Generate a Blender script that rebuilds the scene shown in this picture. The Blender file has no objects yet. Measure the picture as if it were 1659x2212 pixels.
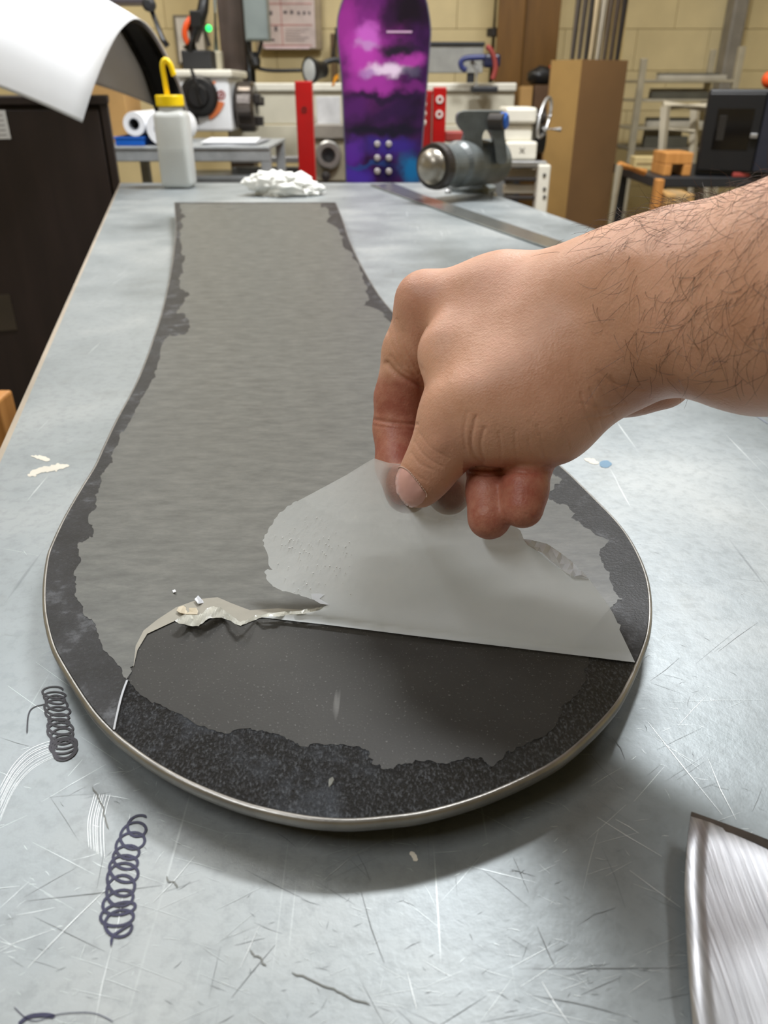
import bpy, bmesh, math, random
import numpy as np
from mathutils import Vector, Matrix
from mathutils.bvhtree import BVHTree
from mathutils.geometry import delaunay_2d_cdt

SC = bpy.context.scene
COL = SC.collection
random.seed(7)
RNG = np.random.default_rng(11)

# ------------------------------------------------------------------ camera
FPX = 1659.0                       # focal length in pixels of the 1659 x 2212 frame
CX, CY = 829.5, 1106.0
PITCH = math.radians(28.9)
TABLE = 0.90                       # height of the bench top
CAMZ = TABLE + 0.215
SP, CP = math.sin(PITCH), math.cos(PITCH)
cam = bpy.data.cameras.new('camera')
cam.sensor_fit = 'VERTICAL'; cam.sensor_height = 36.0; cam.lens = 27.0
cam.clip_start = 0.02; cam.clip_end = 60
cam.dof.use_dof = True; cam.dof.focus_distance = 0.335; cam.dof.aperture_fstop = 15.0
camo = bpy.data.objects.new('camera', cam)
camo.location = (0, 0, CAMZ); camo.rotation_euler = (math.radians(90) - PITCH, 0, 0)
COL.objects.link(camo); SC.camera = camo

# ------------------------------------------------------------------ light
wld = bpy.data.worlds.new('World'); SC.world = wld; wld.use_nodes = True
wld.node_tree.nodes['Background'].inputs[0].default_value = (1.0, 0.95, 0.88, 1)
wld.node_tree.nodes['Background'].inputs[1].default_value = 0.2
SC.view_settings.view_transform = 'Standard'; SC.view_settings.look = 'None'
SC.view_settings.gamma = 1; SC.view_settings.use_curve_mapping = False
SC.view_settings.exposure = 0.0

def ceiling_lamp(x, y, sx, sy, power, color=(1, 0.97, 0.93)):
    l = bpy.data.lights.new('ceiling_lamp', 'AREA'); l.shape = 'RECTANGLE'
    l.size = sx; l.size_y = sy; l.energy = power; l.color = color
    o = bpy.data.objects.new('ceiling_lamp', l); o.location = (x, y, 3.02); COL.objects.link(o)
ceiling_lamp(0.55, 2.05, 0.8, 0.3, 92, (0.96, 0.98, 1.0))
ceiling_lamp(-1.3, 2.0, 0.3, 1.2, 30, (0.96, 0.98, 1.0))
ceiling_lamp(1.5, 1.0, 0.3, 1.2, 16, (0.96, 0.98, 1.0))
ceiling_lamp(-1.0, 3.8, 1.2, 0.3, 22, (1.0, 0.94, 0.82))
ceiling_lamp(0.3, 3.9, 1.2, 0.3, 7, (1.0, 0.94, 0.82))
ceiling_lamp(-1.3, -0.4, 0.3, 1.2, 30, (0.96, 0.98, 1.0))  # fill lamp behind the camera, added to brighten the white sheet

# ------------------------------------------------------------------ pixel helpers (used once, to place real geometry)
def ray(px, py):
    u = (px - CX) / FPX; v = (py - CY) / FPX
    return u, CP - v * SP, -(SP + v * CP)
def onz(px, py, z):                # the point of a horizontal plane at height z
    d = ray(px, py); t = (z - CAMZ) / d[2]
    return Vector((d[0] * t, d[1] * t, z))
def ony(px, py, Y):                # the point of a vertical plane at distance Y
    d = ray(px, py); t = Y / d[1]
    return Vector((d[0] * t, Y, CAMZ + d[2] * t))
def ont(px, py, t):                # the point at depth t
    d = ray(px, py)
    return Vector((d[0] * t, d[1] * t, CAMZ + d[2] * t))

# ------------------------------------------------------------------ materials
def lin(c):
    o = []
    for v in c:
        v /= 255.0
        o.append(v / 12.92 if v <= 0.04045 else ((v + 0.055) / 1.055) ** 2.4)
    return (o[0], o[1], o[2], 1.0)

class NT:
    def __init__(s, name):
        s.m = bpy.data.materials.new(name); s.m.use_nodes = True
        s.t = s.m.node_tree; s.n = s.t.nodes; s.b = s.n['Principled BSDF']; s.out = s.n['Material Output']
    def add(s, typ, **kw):
        n = s.n.new(typ)
        for k, v in kw.items(): setattr(n, k, v)
        return n
    def link(s, a, b): s.t.links.new(a, b)
    def coord(s, scale=(1, 1, 1), rot=(0, 0, 0), loc=(0, 0, 0), kind='Object'):
        tc = s.add('ShaderNodeTexCoord'); mp = s.add('ShaderNodeMapping')
        mp.inputs['Scale'].default_value = scale; mp.inputs['Rotation'].default_value = rot
        mp.inputs['Location'].default_value = loc
        s.link(tc.outputs[kind], mp.inputs['Vector']); return mp.outputs['Vector']
    def noise(s, vec, scale, detail=4, rough=0.55, dist=0):
        n = s.add('ShaderNodeTexNoise'); n.inputs['Scale'].default_value = scale
        n.inputs['Detail'].default_value = detail; n.inputs['Roughness'].default_value = rough
        n.inputs['Distortion'].default_value = dist
        s.link(vec, n.inputs['Vector']); return n.outputs['Fac']
    def ramp(s, fac, stops):
        r = s.add('ShaderNodeValToRGB'); e = r.color_ramp.elements
        while len(e) < len(stops): e.new(0.5)
        for i, (p, c) in enumerate(stops):
            e[i].position = p; e[i].color = c if len(c) == 4 else lin(c)
        s.link(fac, r.inputs['Fac']); return r.outputs['Color']
    def mix(s, fac, a, b, mode='MIX'):
        m = s.add('ShaderNodeMix'); m.data_type = 'RGBA'; m.blend_type = mode
        for val, idx in ((fac, 0), (a, 6), (b, 7)):
            if hasattr(val, 'links'): s.link(val, m.inputs[idx])
            else: m.inputs[idx].default_value = val
        return m.outputs[2]
    def math(s, op, a, b=0.0, clamp=False):
        m = s.add('ShaderNodeMath'); m.operation = op; m.use_clamp = clamp
        for val, i in ((a, 0), (b, 1)):
            if hasattr(val, 'links'): s.link(val, m.inputs[i])
            else: m.inputs[i].default_value = val
        return m.outputs[0]
    def bump(s, h, strength, dist=0.001):
        b = s.add('ShaderNodeBump'); b.inputs['Strength'].default_value = strength
        b.inputs['Distance'].default_value = dist
        s.link(h, b.inputs['Height']); s.link(b.outputs['Normal'], s.b.inputs['Normal'])
    def set(s, **kw):
        for k, v in kw.items():
            k = {'color': 'Base Color', 'rough': 'Roughness', 'metal': 'Metallic'}.get(k, k)
            if hasattr(v, 'links'): s.link(v, s.b.inputs[k])
            else: s.b.inputs[k].default_value = v

MATS = {}
def M(name, c, rough=0.5, metal=0.0, var=0.08, scale=12.0, bump=0.0, trans=0.0, **kw):
    if name in MATS: return MATS[name]
    n = NT(name); v = n.coord()
    f = n.noise(v, scale)
    a = [min(255, x * (1 + var)) for x in c]; b = [x * (1 - var) for x in c]
    n.set(color=n.ramp(f, [(0.3, b), (0.7, a)]), rough=rough, metal=metal)
    if trans: n.set(**{'Transmission Weight': trans})
    for k, x in kw.items(): n.set(**{k.replace('_', ' '): x})
    if bump: n.bump(n.noise(v, scale * 6), bump)
    MATS[name] = n.m
    return n.m

def m_table():
    n = NT('zinc_sheet'); v = n.coord()
    big = n.noise(v, 5, 5, 0.6); fine = n.noise(v, 140, 4, 0.7)
    c = n.ramp(big, [(0.28, (122, 129, 131)), (0.52, (146, 152, 154)), (0.75, (168, 171, 170))])
    blot = n.noise(n.coord(loc=(3, 1, 0)), 22, 6, 0.7)
    c = n.mix(n.ramp(blot, [(0.57, (0, 0, 0)), (0.72, (140, 140, 140))]), c, lin((104, 105, 97)))
    c = n.mix(n.ramp(fine, [(0.36, (130, 130, 130)), (0.52, (0, 0, 0))]), c, lin((100, 105, 106)))
    h = None
    for ang, st, th, sc in ((0.9, 60, .725, 1), (-0.55, 75, .73, 1.3), (0.15, 55, .735, .8), (1.45, 70, .745, 1.1), (-1.1, 60, .74, 1.6)):
        tc = n.coord(scale=(st * sc, 1.6 * sc, 1), rot=(0, 0, ang))
        s = n.noise(tc, 3.2, 2, 0.4, 0.25)
        mask = n.noise(n.coord(loc=(ang * 9, st, 0)), 7, 2)
        s = n.math('MULTIPLY', n.math('SUBTRACT', s, th, True), n.math('MULTIPLY', n.math('SUBTRACT', mask, 0.42, True), 60.0))
        h = s if h is None else n.math('ADD', h, s)
    c = n.mix(n.math('MULTIPLY', h, 0.9, True), c, lin((226, 230, 230)))
    dk = n.noise(n.coord(scale=(70, 2, 1), rot=(0, 0, -1.35)), 3, 2, 0.4)
    c = n.mix(n.math('MULTIPLY', n.math('SUBTRACT', dk, 0.74, True), 9.0, True), c, lin((92, 96, 98)))
    n.set(color=c, rough=n.ramp(big, [(0.3, lin((164, 164, 164))), (0.7, lin((190, 190, 190)))]), metal=0.5)
    n.bump(fine, 0.22, 0.0006)
    return n.m
def m_film_flat():
    n = NT('dry_film'); v = n.coord()
    st = n.noise(n.coord(scale=(5, 13, 1), rot=(0, 0, -0.05)), 9, 8, 0.74)
    fi = n.noise(n.coord(scale=(1, 1.8, 1)), 190, 3, 0.7)
    c = n.ramp(st, [(0.3, (64, 65, 62)), (0.5, (84, 85, 81)), (0.72, (102, 102, 97))])
    c = n.mix(n.ramp(fi, [(0.3, (110, 110, 110)), (0.5, (0, 0, 0))]), c, lin((56, 56, 55)))
    wx = n.noise(n.coord(scale=(22, 1.2, 1)), 2.0, 2, 0.5)
    c = n.mix(n.ramp(wx, [(0.62, (0, 0, 0)), (0.75, (80, 80, 80))]), c, lin((52, 51, 47)))
    n.set(color=c, rough=0.42); n.b.inputs['Specular IOR Level'].default_value = 0.45
    n.bump(st, 0.10, 0.001)
    return n.m
def m_film_wet():
    n = NT('wet_film'); v = n.coord()
    f = n.noise(v, 38, 8, 0.78); sp = n.noise(v, 700, 3, 0.7)
    c = n.ramp(f, [(0.40, (20, 20, 20)), (0.54, (36, 36, 38)), (0.68, (92, 94, 98))])
    c = n.mix(n.ramp(sp, [(0.55, (0, 0, 0)), (0.75, (150, 150, 150))]), c, lin((96, 98, 102)))  # pale specks paint small highlights into the colour
    n.set(color=c, rough=0.45, **{'Specular IOR Level': .25}); n.bump(sp, 0.35, 0.0006)
    return n.m
def m_rough_base():
    n = NT('rough_base'); v = n.coord()
    f = n.noise(v, 13, 7, 0.72); sp = n.noise(n.coord(scale=(1.3, 0.7, 1)), 900, 4, 0.75)
    c = n.ramp(f, [(0.40, (10, 10, 12)), (0.52, (26, 28, 32)), (0.66, (80, 86, 95))])
    c = n.mix(n.ramp(sp, [(0.50, (0, 0, 0)), (0.70, (210, 210, 210))]), c, lin((126, 131, 138)))  # bluish sparkle painted into the colour as pale grains
    n.set(color=c, rough=0.4); n.bump(sp, 1.0, 0.0022)
    return n.m
def m_smooth_base():
    n = NT('smooth_base'); v = n.coord()
    f = n.noise(v, 14, 6, 0.6); sp = n.noise(v, 900, 2, 0.6)
    c = n.ramp(f, [(0.3, (44, 43, 41)), (0.7, (58, 57, 54))])
    c = n.mix(n.ramp(sp, [(0.64, (0, 0, 0)), (0.76, (170, 170, 170))]), c, lin((140, 140, 138)))
    s = n.noise(n.coord(scale=(50, 4, 1), rot=(0, 0, 0.5)), 4, 2, 0.4)
    c = n.mix(n.math('MULTIPLY', n.math('SUBTRACT', s, 0.735, True), 6.0, True), c, lin((150, 150, 148)))
    n.set(color=c, rough=0.55, **{'Specular IOR Level': .25}); n.bump(sp, 0.15, 0.0005)
    return n.m
def m_flap(name='milky_film', see=0.5):
    n = NT(name); v = n.coord()
    dif = n.add('ShaderNodeBsdfDiffuse'); tr = n.add('ShaderNodeBsdfTranslucent'); gl = n.add('ShaderNodeBsdfGlossy')
    rf = n.add('ShaderNodeBsdfRefraction')
    f = n.noise(v, 18, 5, 0.6); c = n.ramp(f, [(0.3, (236, 243, 244)), (0.7, (250, 254, 254))])
    n.link(c, dif.inputs[0]); n.link(c, tr.inputs[0])
    gl.inputs['Roughness'].default_value = 0.42
    rf.inputs['IOR'].default_value = 1.0; rf.inputs['Roughness'].default_value = 0.16
    rf.inputs['Color'].default_value = lin((244, 246, 246))
    m1 = n.add('ShaderNodeMixShader'); m1.inputs[0].default_value = 0.32
    n.link(dif.outputs[0], m1.inputs[1]); n.link(tr.outputs[0], m1.inputs[2])
    m2 = n.add('ShaderNodeMixShader'); sa = n.add('ShaderNodeAttribute'); sa.attribute_name = 'clearness'; n.link(sa.outputs['Fac'], m2.inputs[0])
    n.link(m1.outputs[0], m2.inputs[1]); n.link(rf.outputs[0], m2.inputs[2])
    fr = n.add('ShaderNodeFresnel'); fr.inputs[0].default_value = 1.45
    m3 = n.add('ShaderNodeMixShader'); n.link(fr.outputs[0], m3.inputs[0])
    n.link(m2.outputs[0], m3.inputs[1]); n.link(gl.outputs[0], m3.inputs[2])
    bp = n.add('ShaderNodeBump'); bp.inputs['Strength'].default_value = 0.12; bp.inputs['Distance'].default_value = 0.001
    n.link(n.noise(v, 260, 3, 0.7), bp.inputs['Height'])
    for s in (dif, gl): n.link(bp.outputs[0], s.inputs['Normal'])
    n.link(m3.outputs[0], n.out.inputs[0])
    return n.m
def m_skin():
    n = NT('skin'); v = n.coord()
    at = n.add('ShaderNodeAttribute'); at.attribute_name = 'redness_shade'
    f = n.noise(v, 45, 5, 0.6); g = n.noise(v, 160, 3, 0.6)
    c = n.ramp(f, [(0.3, (204, 154, 126)), (0.5, (216, 168, 142)), (0.72, (224, 173, 149))])
    c = n.mix(n.ramp(g, [(0.55, (0, 0, 0)), (0.8, (60, 60, 60))]), c, lin((190, 120, 104)))
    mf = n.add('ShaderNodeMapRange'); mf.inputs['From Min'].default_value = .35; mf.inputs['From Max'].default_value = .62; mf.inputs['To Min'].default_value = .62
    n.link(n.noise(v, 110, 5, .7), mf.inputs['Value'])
    c = n.mix(n.math('MULTIPLY', at.outputs['Fac'], mf.outputs[0]), c, lin((152, 74, 60)))  # red finger skin, darkened by shade put into the colour
    vo = n.add('ShaderNodeTexVoronoi'); vo.inputs['Scale'].default_value = 900; n.link(n.coord(scale=(1, 1.6, 1)), vo.inputs['Vector'])
    n.set(color=c, rough=0.48, **{'Subsurface Weight': 0.22, 'Subsurface Scale': 0.004, 'Subsurface Radius': (1.0, 0.35, 0.2), 'Specular IOR Level': 0.4})
    hh = n.math('ADD', n.math('MULTIPLY', vo.outputs['Distance'], 0.35), n.math('MULTIPLY', n.noise(v, 420, 4, 0.7), 0.9))
    n.bump(hh, 0.30, 0.0009)
    return n.m
GAL = [(800, 105, 85, 125, (140, 44, 138), .85), (745, 50, 34, 70, (156, 48, 146), .9), (785, 120, 52, 62, (188, 64, 176), .95), (795, 78, 30, 34, (208, 104, 206), .8), (880, 28, 58, 52, (20, 10, 28), 1), (838, 40, 26, 40, (46, 18, 56), .8),
       (862, 104, 46, 18, (26, 26, 40), .95), (885, 132, 38, 20, (180, 62, 168), .9), (790, 98, 34, 12, (196, 150, 204), .7), (836, 154, 50, 20, (240, 216, 242), .95), (800, 160, 24, 12, (170, 120, 190), .7), (890, 160, 22, 14, (90, 84, 110), .7),
       (800, 186, 62, 18, (170, 56, 164), .9), (890, 190, 30, 14, (120, 38, 122), .8), (830, 212, 110, 9, (30, 18, 50), .9), (765, 236, 34, 26, (84, 28, 104), .9), (850, 240, 60, 26, (44, 18, 66), .8), (830, 281, 110, 12, (18, 14, 38), .95),
       (760, 325, 30, 34, (92, 40, 156), .9), (845, 318, 70, 26, (58, 40, 140), .9), (770, 380, 40, 30, (78, 52, 170), .85), (888, 366, 36, 36, (26, 112, 168), .95), (836, 372, 22, 34, (28, 18, 70), .9), (790, 355, 60, 6, (30, 84, 150), .6)]
def m_galaxy(place):
    n = NT('galaxy_graphic'); tc = n.coord()
    nz = n.add('ShaderNodeTexNoise'); nz.inputs['Scale'].default_value = 13; nz.inputs['Detail'].default_value = 6; nz.inputs['Roughness'].default_value = .65
    n.link(tc, nz.inputs['Vector'])
    def vm(op, a, b):
        m = n.add('ShaderNodeVectorMath'); m.operation = op
        for k, v in enumerate((a, b)):
            if hasattr(v, 'links'): n.link(v, m.inputs[k])
            else: m.inputs[k].default_value = v
        return m
    wp = vm('ADD', tc, vm('MULTIPLY', vm('SUBTRACT', nz.outputs['Color'], (.5, .5, .5)).outputs[0], (.09, 0, .09)).outputs[0]).outputs[0]
    c = n.ramp(n.noise(tc, 9, 6, .65), [(.35, (24, 10, 38)), (.65, (70, 24, 88))])
    for x, y, rx, ry, col, amt in GAL:
        ctr, sx, sz = place(x, y, rx, ry)
        d = vm('LENGTH', vm('MULTIPLY', vm('SUBTRACT', wp, ctr).outputs[0], (1 / sx, 0, 1 / sz)).outputs[0], (0, 0, 0)).outputs['Value']
        mr = n.add('ShaderNodeMapRange'); mr.interpolation_type = 'SMOOTHSTEP'
        mr.inputs['From Min'].default_value = 1.25; mr.inputs['From Max'].default_value = .35; mr.inputs['To Max'].default_value = amt
        n.link(d, mr.inputs['Value']); c = n.mix(mr.outputs[0], c, lin(col))
    n.set(color=c, rough=.3)
    return n.m
def m_wood(name, dark, light, scale=6):
    n = NT(name)
    f = n.noise(n.coord(scale=(8, 8, 0.8)), scale, 5, 0.6, 0.4)
    n.set(color=n.ramp(f, [(0.3, dark), (0.7, light)]), rough=0.55); n.bump(f, 0.1)
    return n.m
def m_steel():
    n = NT('brushed_steel')
    f = n.noise(n.coord(scale=(140, 4, 1), rot=(0, 0, 0.25)), 5, 4, 0.7)
    g = n.noise(n.coord(), 14, 3, 0.5)
    n.set(color=n.ramp(f, [(0.3, (156, 157, 161)), (0.7, (190, 191, 195))]), metal=0.95,
          rough=n.ramp(g, [(0.3, lin((150, 150, 150))), (0.7, lin((172, 172, 172)))]))
    n.bump(n.math('ADD', n.math('MULTIPLY', f, 0.12), n.math('MULTIPLY', g, 3.0)), 0.3, 0.002)
    return n.m

# ------------------------------------------------------------------ mesh helpers
def put(name, bm, mat, parent=None, smooth=False, **props):
    """link a bmesh with world-space vertices as one mesh object"""
    me = bpy.data.meshes.new(name)
    if parent is not None: bm.transform(Matrix.Translation(-gloc(parent)))
    bm.normal_update(); bm.to_mesh(me); bm.free()
    if smooth:
        for p in me.polygons: p.use_smooth = True
    me.materials.append(mat)
    o = bpy.data.objects.new(name, me); COL.objects.link(o)
    if parent is not None: o.parent = parent
    for k, v in props.items(): o[k] = v
    return o
def gloc(o):
    v = Vector((0, 0, 0))
    while o is not None: v = v + o.location; o = o.parent
    return v
def root(name, loc, label, cat, group=None):
    o = bpy.data.objects.new(name, None); o.empty_display_size = 0.02
    o.location = loc; COL.objects.link(o); tag(o, label, cat, group); return o
def tag(o, label, cat, group=None):
    o['label'] = label; o['category'] = cat
    if group: o['group'] = group
    return o
def struct(o): o['kind'] = 'structure'; return o

def bm_box(x0, x1, y0, y1, z0, z1, bev=0.0, seg=2, bm=None, rot=None, at=None):
    own = bm is None
    b = bmesh.new()
    bmesh.ops.create_cube(b, size=1.0)
    bmesh.ops.scale(b, vec=(abs(x1 - x0), abs(y1 - y0), abs(z1 - z0)), verts=b.verts)
    if bev: bmesh.ops.bevel(b, geom=b.edges[:], offset=bev, segments=seg, profile=0.5, affect='EDGES')
    if rot is not None: bmesh.ops.rotate(b, cent=(0, 0, 0), matrix=rot, verts=b.verts)
    bmesh.ops.translate(b, vec=((x0 + x1) / 2, (y0 + y1) / 2, (z0 + z1) / 2), verts=b.verts)
    if own: return b
    merge(bm, b); return bm
def merge(dst, src):
    me = bpy.data.meshes.new('tmp'); src.to_mesh(me); src.free(); dst.from_mesh(me); bpy.data.meshes.remove(me)
def frame_of(d):
    d = d.normalized(); a = Vector((0, 0, 1)) if abs(d.z) < 0.9 else Vector((1, 0, 0))
    u = d.cross(a).normalized(); return u, u.cross(d).normalized()
def bm_tube(pts, r, seg=12, bm=None, caps=True):
    b = bmesh.new() if bm is None else bm
    pts = [Vector(p) for p in pts]; n = len(pts); rs = r if isinstance(r, (list, tuple)) else [r] * n
    rings = []; u = w = None
    for i, p in enumerate(pts):
        d = (pts[min(i + 1, n - 1)] - pts[max(i - 1, 0)])
        if u is None: u, w = frame_of(d)
        else:
            dn = d.normalized(); u = (u - dn * u.dot(dn)).normalized(); w = dn.cross(u)
        rings.append([b.verts.new(p + (u * math.cos(a) + w * math.sin(a)) * rs[i]) for a in [2 * math.pi * k / seg for k in range(seg)]])
    for i in range(n - 1):
        for k in range(seg):
            b.faces.new((rings[i][k], rings[i][(k + 1) % seg], rings[i + 1][(k + 1) % seg], rings[i + 1][k]))
    if caps:
        b.faces.new(rings[0][::-1]); b.faces.new(rings[-1])
    return b
def bm_lathe(base, axis, prof, seg=28, bm=None):
    """revolve [(radius, height)] about axis from base"""
    b = bmesh.new() if bm is None else bm
    axis = Vector(axis).normalized(); u, w = frame_of(axis); base = Vector(base); rings = []
    for r, h in prof:
        if r < 1e-6: rings.append([b.verts.new(base + axis * h)])
        else: rings.append([b.verts.new(base + axis * h + (u * math.cos(a) + w * math.sin(a)) * r) for a in [2 * math.pi * k / seg for k in range(seg)]])
    for i in range(len(rings) - 1):
        A, B = rings[i], rings[i + 1]
        for k in range(seg):
            k2 = (k + 1) % seg
            if len(A) == 1 and len(B) == 1: continue
            if len(A) == 1: b.faces.new((A[0], B[k2], B[k]))
            elif len(B) == 1: b.faces.new((A[k], A[k2], B[0]))
            else: b.faces.new((A[k], A[k2], B[k2], B[k]))
    bmesh.ops.recalc_face_normals(b, faces=b.faces)
    return b
def bm_prism(pts, d, bev=0.0, bm=None):
    """closed 3-D polygon pushed along d"""
    b = bmesh.new()
    vs = [b.verts.new(p) for p in pts]; f = b.faces.new(vs)
    r = bmesh.ops.extrude_face_region(b, geom=[f])
    bmesh.ops.translate(b, vec=d, verts=[v for v in r['geom'] if isinstance(v, bmesh.types.BMVert)])
    bmesh.ops.recalc_face_normals(b, faces=b.faces)
    if bev: bmesh.ops.bevel(b, geom=b.edges[:], offset=bev, segments=2, profile=0.5, affect='EDGES')
    if bm is None: return b
    merge(bm, b); return bm
def pbox(name, x0, y0, x1, y1, Y, depth, mat, parent=None, bev=0.004, **kw):
    """box whose front face at distance Y spans the given picture corners"""
    ym = (y0 + y1) / 2
    a = ony(x0, ym, Y); c = ony(x1, ym, Y); t = ony(x0, y0, Y).z; b = ony(x0, y1, Y).z
    bev = min(bev, abs(c.x - a.x) * .3, abs(t - b) * .3, depth * .3)
    return put(name, bm_box(a.x, c.x, Y, Y + depth, b, t, bev), mat, parent, **kw)

def smooth_closed(pts, n=6):
    """Catmull-Rom through a closed list"""
    out = []; N = len(pts)
    for i in range(N):
        p0, p1, p2, p3 = [np.array(pts[(i + k - 1) % N], float) for k in range(4)]
        for k in range(n):
            t = k / n
            out.append(tuple(0.5 * ((2 * p1) + (-p0 + p2) * t + (2 * p0 - 5 * p1 + 4 * p2 - p3) * t * t + (-p0 + 3 * p1 - 3 * p2 + p3) * t ** 3)))
    return out
def smooth_open(pts, n=6):
    p = [pts[0]] + list(pts) + [pts[-1]]; out = []
    for i in range(1, len(p) - 2):
        p0, p1, p2, p3 = [np.array(q, float) for q in p[i - 1:i + 3]]
        for k in range(n):
            t = k / n
            out.append(tuple(0.5 * ((2 * p1) + (-p0 + p2) * t + (2 * p0 - 5 * p1 + 4 * p2 - p3) * t * t + (-p0 + 3 * p1 - 3 * p2 + p3) * t ** 3)))
    out.append(tuple(pts[-1])); return out
def jag(pts, amp, seed, levels=3, closed=False):
    """midpoint displacement: a torn edge"""
    r = random.Random(seed); pts = [np.array(p, float) for p in pts]
    for l in range(levels):
        out = []
        n = len(pts)
        for i in range(n if closed else n - 1):
            a, b = pts[i], pts[(i + 1) % n]; d = b - a; L = math.hypot(*d) + 1e-9
            out.append(a)
            if L > 5: out.append((a + b) / 2 + np.array((-d[1], d[0])) / L * r.gauss(0, 1) * min(amp, L * 0.16))
        if not closed: out.append(pts[-1])
        pts = out; amp *= 0.6
    return [tuple(p) for p in pts]

def fill(poly, step, conv, seed=0):
    """triangulate a picture-space polygon with interior points; conv maps it to 3-D"""
    P = np.array(poly); x0, y0 = P.min(0); x1, y1 = P.max(0)
    vs = [Vector((float(a), float(b))) for a, b in poly]
    n = len(vs)
    xs = np.arange(x0 + step * .5, x1, step); ys = np.arange(y0 + step * .5, y1, step)
    rr = np.random.default_rng(seed)
    for i, y in enumerate(ys):
        for x in xs:
            vs.append(Vector((float(x + (i % 2) * step * .5), float(y))))
    r = delaunay_2d_cdt(vs, [], [list(range(n))], 1, 1e-4)
    V, F = r[0], r[2]
    b = bmesh.new(); bv = [b.verts.new(conv(p.x, p.y)) for p in V]
    for f in F:
        try: b.faces.new([bv[i] for i in f])
        except ValueError: pass
    for v in [v for v in b.verts if not v.link_faces]: b.verts.remove(v)
    bmesh.ops.recalc_face_normals(b, faces=b.faces)
    b.normal_update()
    if sum(f.normal.z * f.calc_area() for f in b.faces) < 0: bmesh.ops.reverse_faces(b, faces=b.faces)
    return b
def thicken(b, h):
    """turn an open sheet into a thin solid"""
    bmesh.ops.solidify(b, geom=b.faces[:], thickness=h); return b

# ------------------------------------------------------------------ shared materials
zinc = m_table(); dry = m_film_flat(); wet = m_film_wet(); roughb = m_rough_base(); smoothb = m_smooth_base()
flapm = m_flap(); skin = m_skin(); steel = m_steel()
edge_steel = M('edge_steel', (150, 148, 144), 0.36, 0.8, 0.10, 60, 0.1)
core = M('board_core', (44, 44, 46), 0.6)
cream = M('cream_paint', (208, 190, 144), 0.6, var=0.04, scale=5, bump=0.1)
machine_white = M('machine_white', (222, 218, 204), 0.4, var=0.03)
machine_grey = M('machine_grey', (120, 122, 122), 0.4, 0.3)
dark_steel = M('dark_steel', (58, 54, 52), 0.4, 0.4)
bright_steel = M('bright_steel', (172, 172, 172), 0.3, 0.8)
black = M('black_plastic', (20, 20, 22), 0.4, var=0.05)
charcoal = M('charcoal', (36, 37, 40), 0.5)
red = M('red_paint', (172, 14, 16), 0.35, var=0.05)
red_dull = M('dull_red', (150, 62, 56), 0.5)
yellow = M('yellow_plastic', (244, 206, 6), 0.35, var=0.02)
white_paper = M('white_paper', (236, 238, 242), 0.6, var=0.01)
cardboard = M('cardboard', (150, 118, 66), 0.75, var=0.06, scale=5)
cardboard2 = M('pale_cardboard', (176, 138, 84), 0.75, var=0.06, scale=5)
brown_cab = m_wood('dark_brown_board', (34, 24, 20), (46, 34, 30), 3)
brown_panel = m_wood('brown_wood', (96, 64, 14), (114, 78, 24), 4)
orange_wood = m_wood('orange_wood', (176, 118, 56), (204, 144, 78), 4)
blue = M('blue_plastic', (24, 92, 186), 0.4, var=0.03)
galv = M('galvanised', (168, 172, 174), 0.45, 0.35, 0.08, 20)
grey_box = M('grey_enamel', (128, 138, 138), 0.4, var=0.04)
vise_grey = M('vise_enamel', (100, 105, 105), 0.36, 0.1, 0.12, 30)
orange = M('orange_plastic', (226, 84, 30), 0.4, var=0.03)
ink = M('ink', (30, 30, 64), 0.5, var=0.15, scale=200)
ink_black = M('black_ink', (40, 38, 48), 0.5, var=0.15, scale=200)
pale_mark = M('pale_paint', (214, 208, 194), 0.6)
tan_film = M('lifted_film', (142, 138, 126), 0.45, var=0.06, scale=60)

# ------------------------------------------------------------------ room
WALLY = 5.0
struct(put('floor', bm_box(-3.2, 3.2, -3.2, WALLY + .2, -0.1, 0), M('floor_concrete', (120, 116, 108), 0.5, bump=0.1)))
struct(put('ceiling', bm_box(-3.2, 3.2, -3.2, WALLY + .2, 3.05, 3.15), M('ceiling_white', (222, 218, 208), 0.8)))
mortar = M('mortar', (200, 182, 138), 0.8)
wb = struct(put('wall_back', bm_box(-3.2, 3.2, WALLY + .02, WALLY + .2, 0, 3.05), mortar))
struct(put('wall_left', bm_box(-3.3, -3.2, -3.2, WALLY + .2, 0, 3.05), cream))
struct(put('wall_right', bm_box(3.2, 3.3, -3.2, WALLY + .2, 0, 3.05), cream))
struct(put('wall_front', bm_box(-3.2, 3.2, -3.3, -3.2, 0, 3.05), cream))
bb = bm_box(-0.199, 0.199, -0.02, 0.02, -0.099, 0.099, 0.002, 1)
bme = bpy.data.meshes.new('block'); bb.to_mesh(bme); bb.free(); bme.materials.append(cream)
for r in range(15):
    for c in range(17):
        x = -3.2 + 0.4 * c + (0.2 if r % 2 else 0.0)
        if x - .2 < -3.21 or x + .2 > 3.21: continue
        o = bpy.data.objects.new('block', bme); COL.objects.link(o); o.parent = wb
        o.location = (x, WALLY + 0.012, 0.1 + 0.2 * r)

# ------------------------------------------------------------------ bench
tl0 = onz(262, 395, TABLE); tl1 = onz(0, 1000, TABLE); tr0 = onz(1090, 428, TABLE); tr1 = onz(1290, 497, TABLE)
def line_at(a, b, Y): k = (Y - a.y) / (b.y - a.y); return Vector((a.x + (b.x - a.x) * k, Y, TABLE))
YN = -0.35; YF = tl0.y
c0, c1, c2, c3 = line_at(tl0, tl1, YF), line_at(tl0, tl1, YN), line_at(tr0, tr1, YN), line_at(tr0, tr1, YF)
bench = root('workbench', ((c0.x + c3.x) / 2, 0.9, 0), 'long workbench with a scratched zinc sheet top under the black board', 'workbench')
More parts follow.
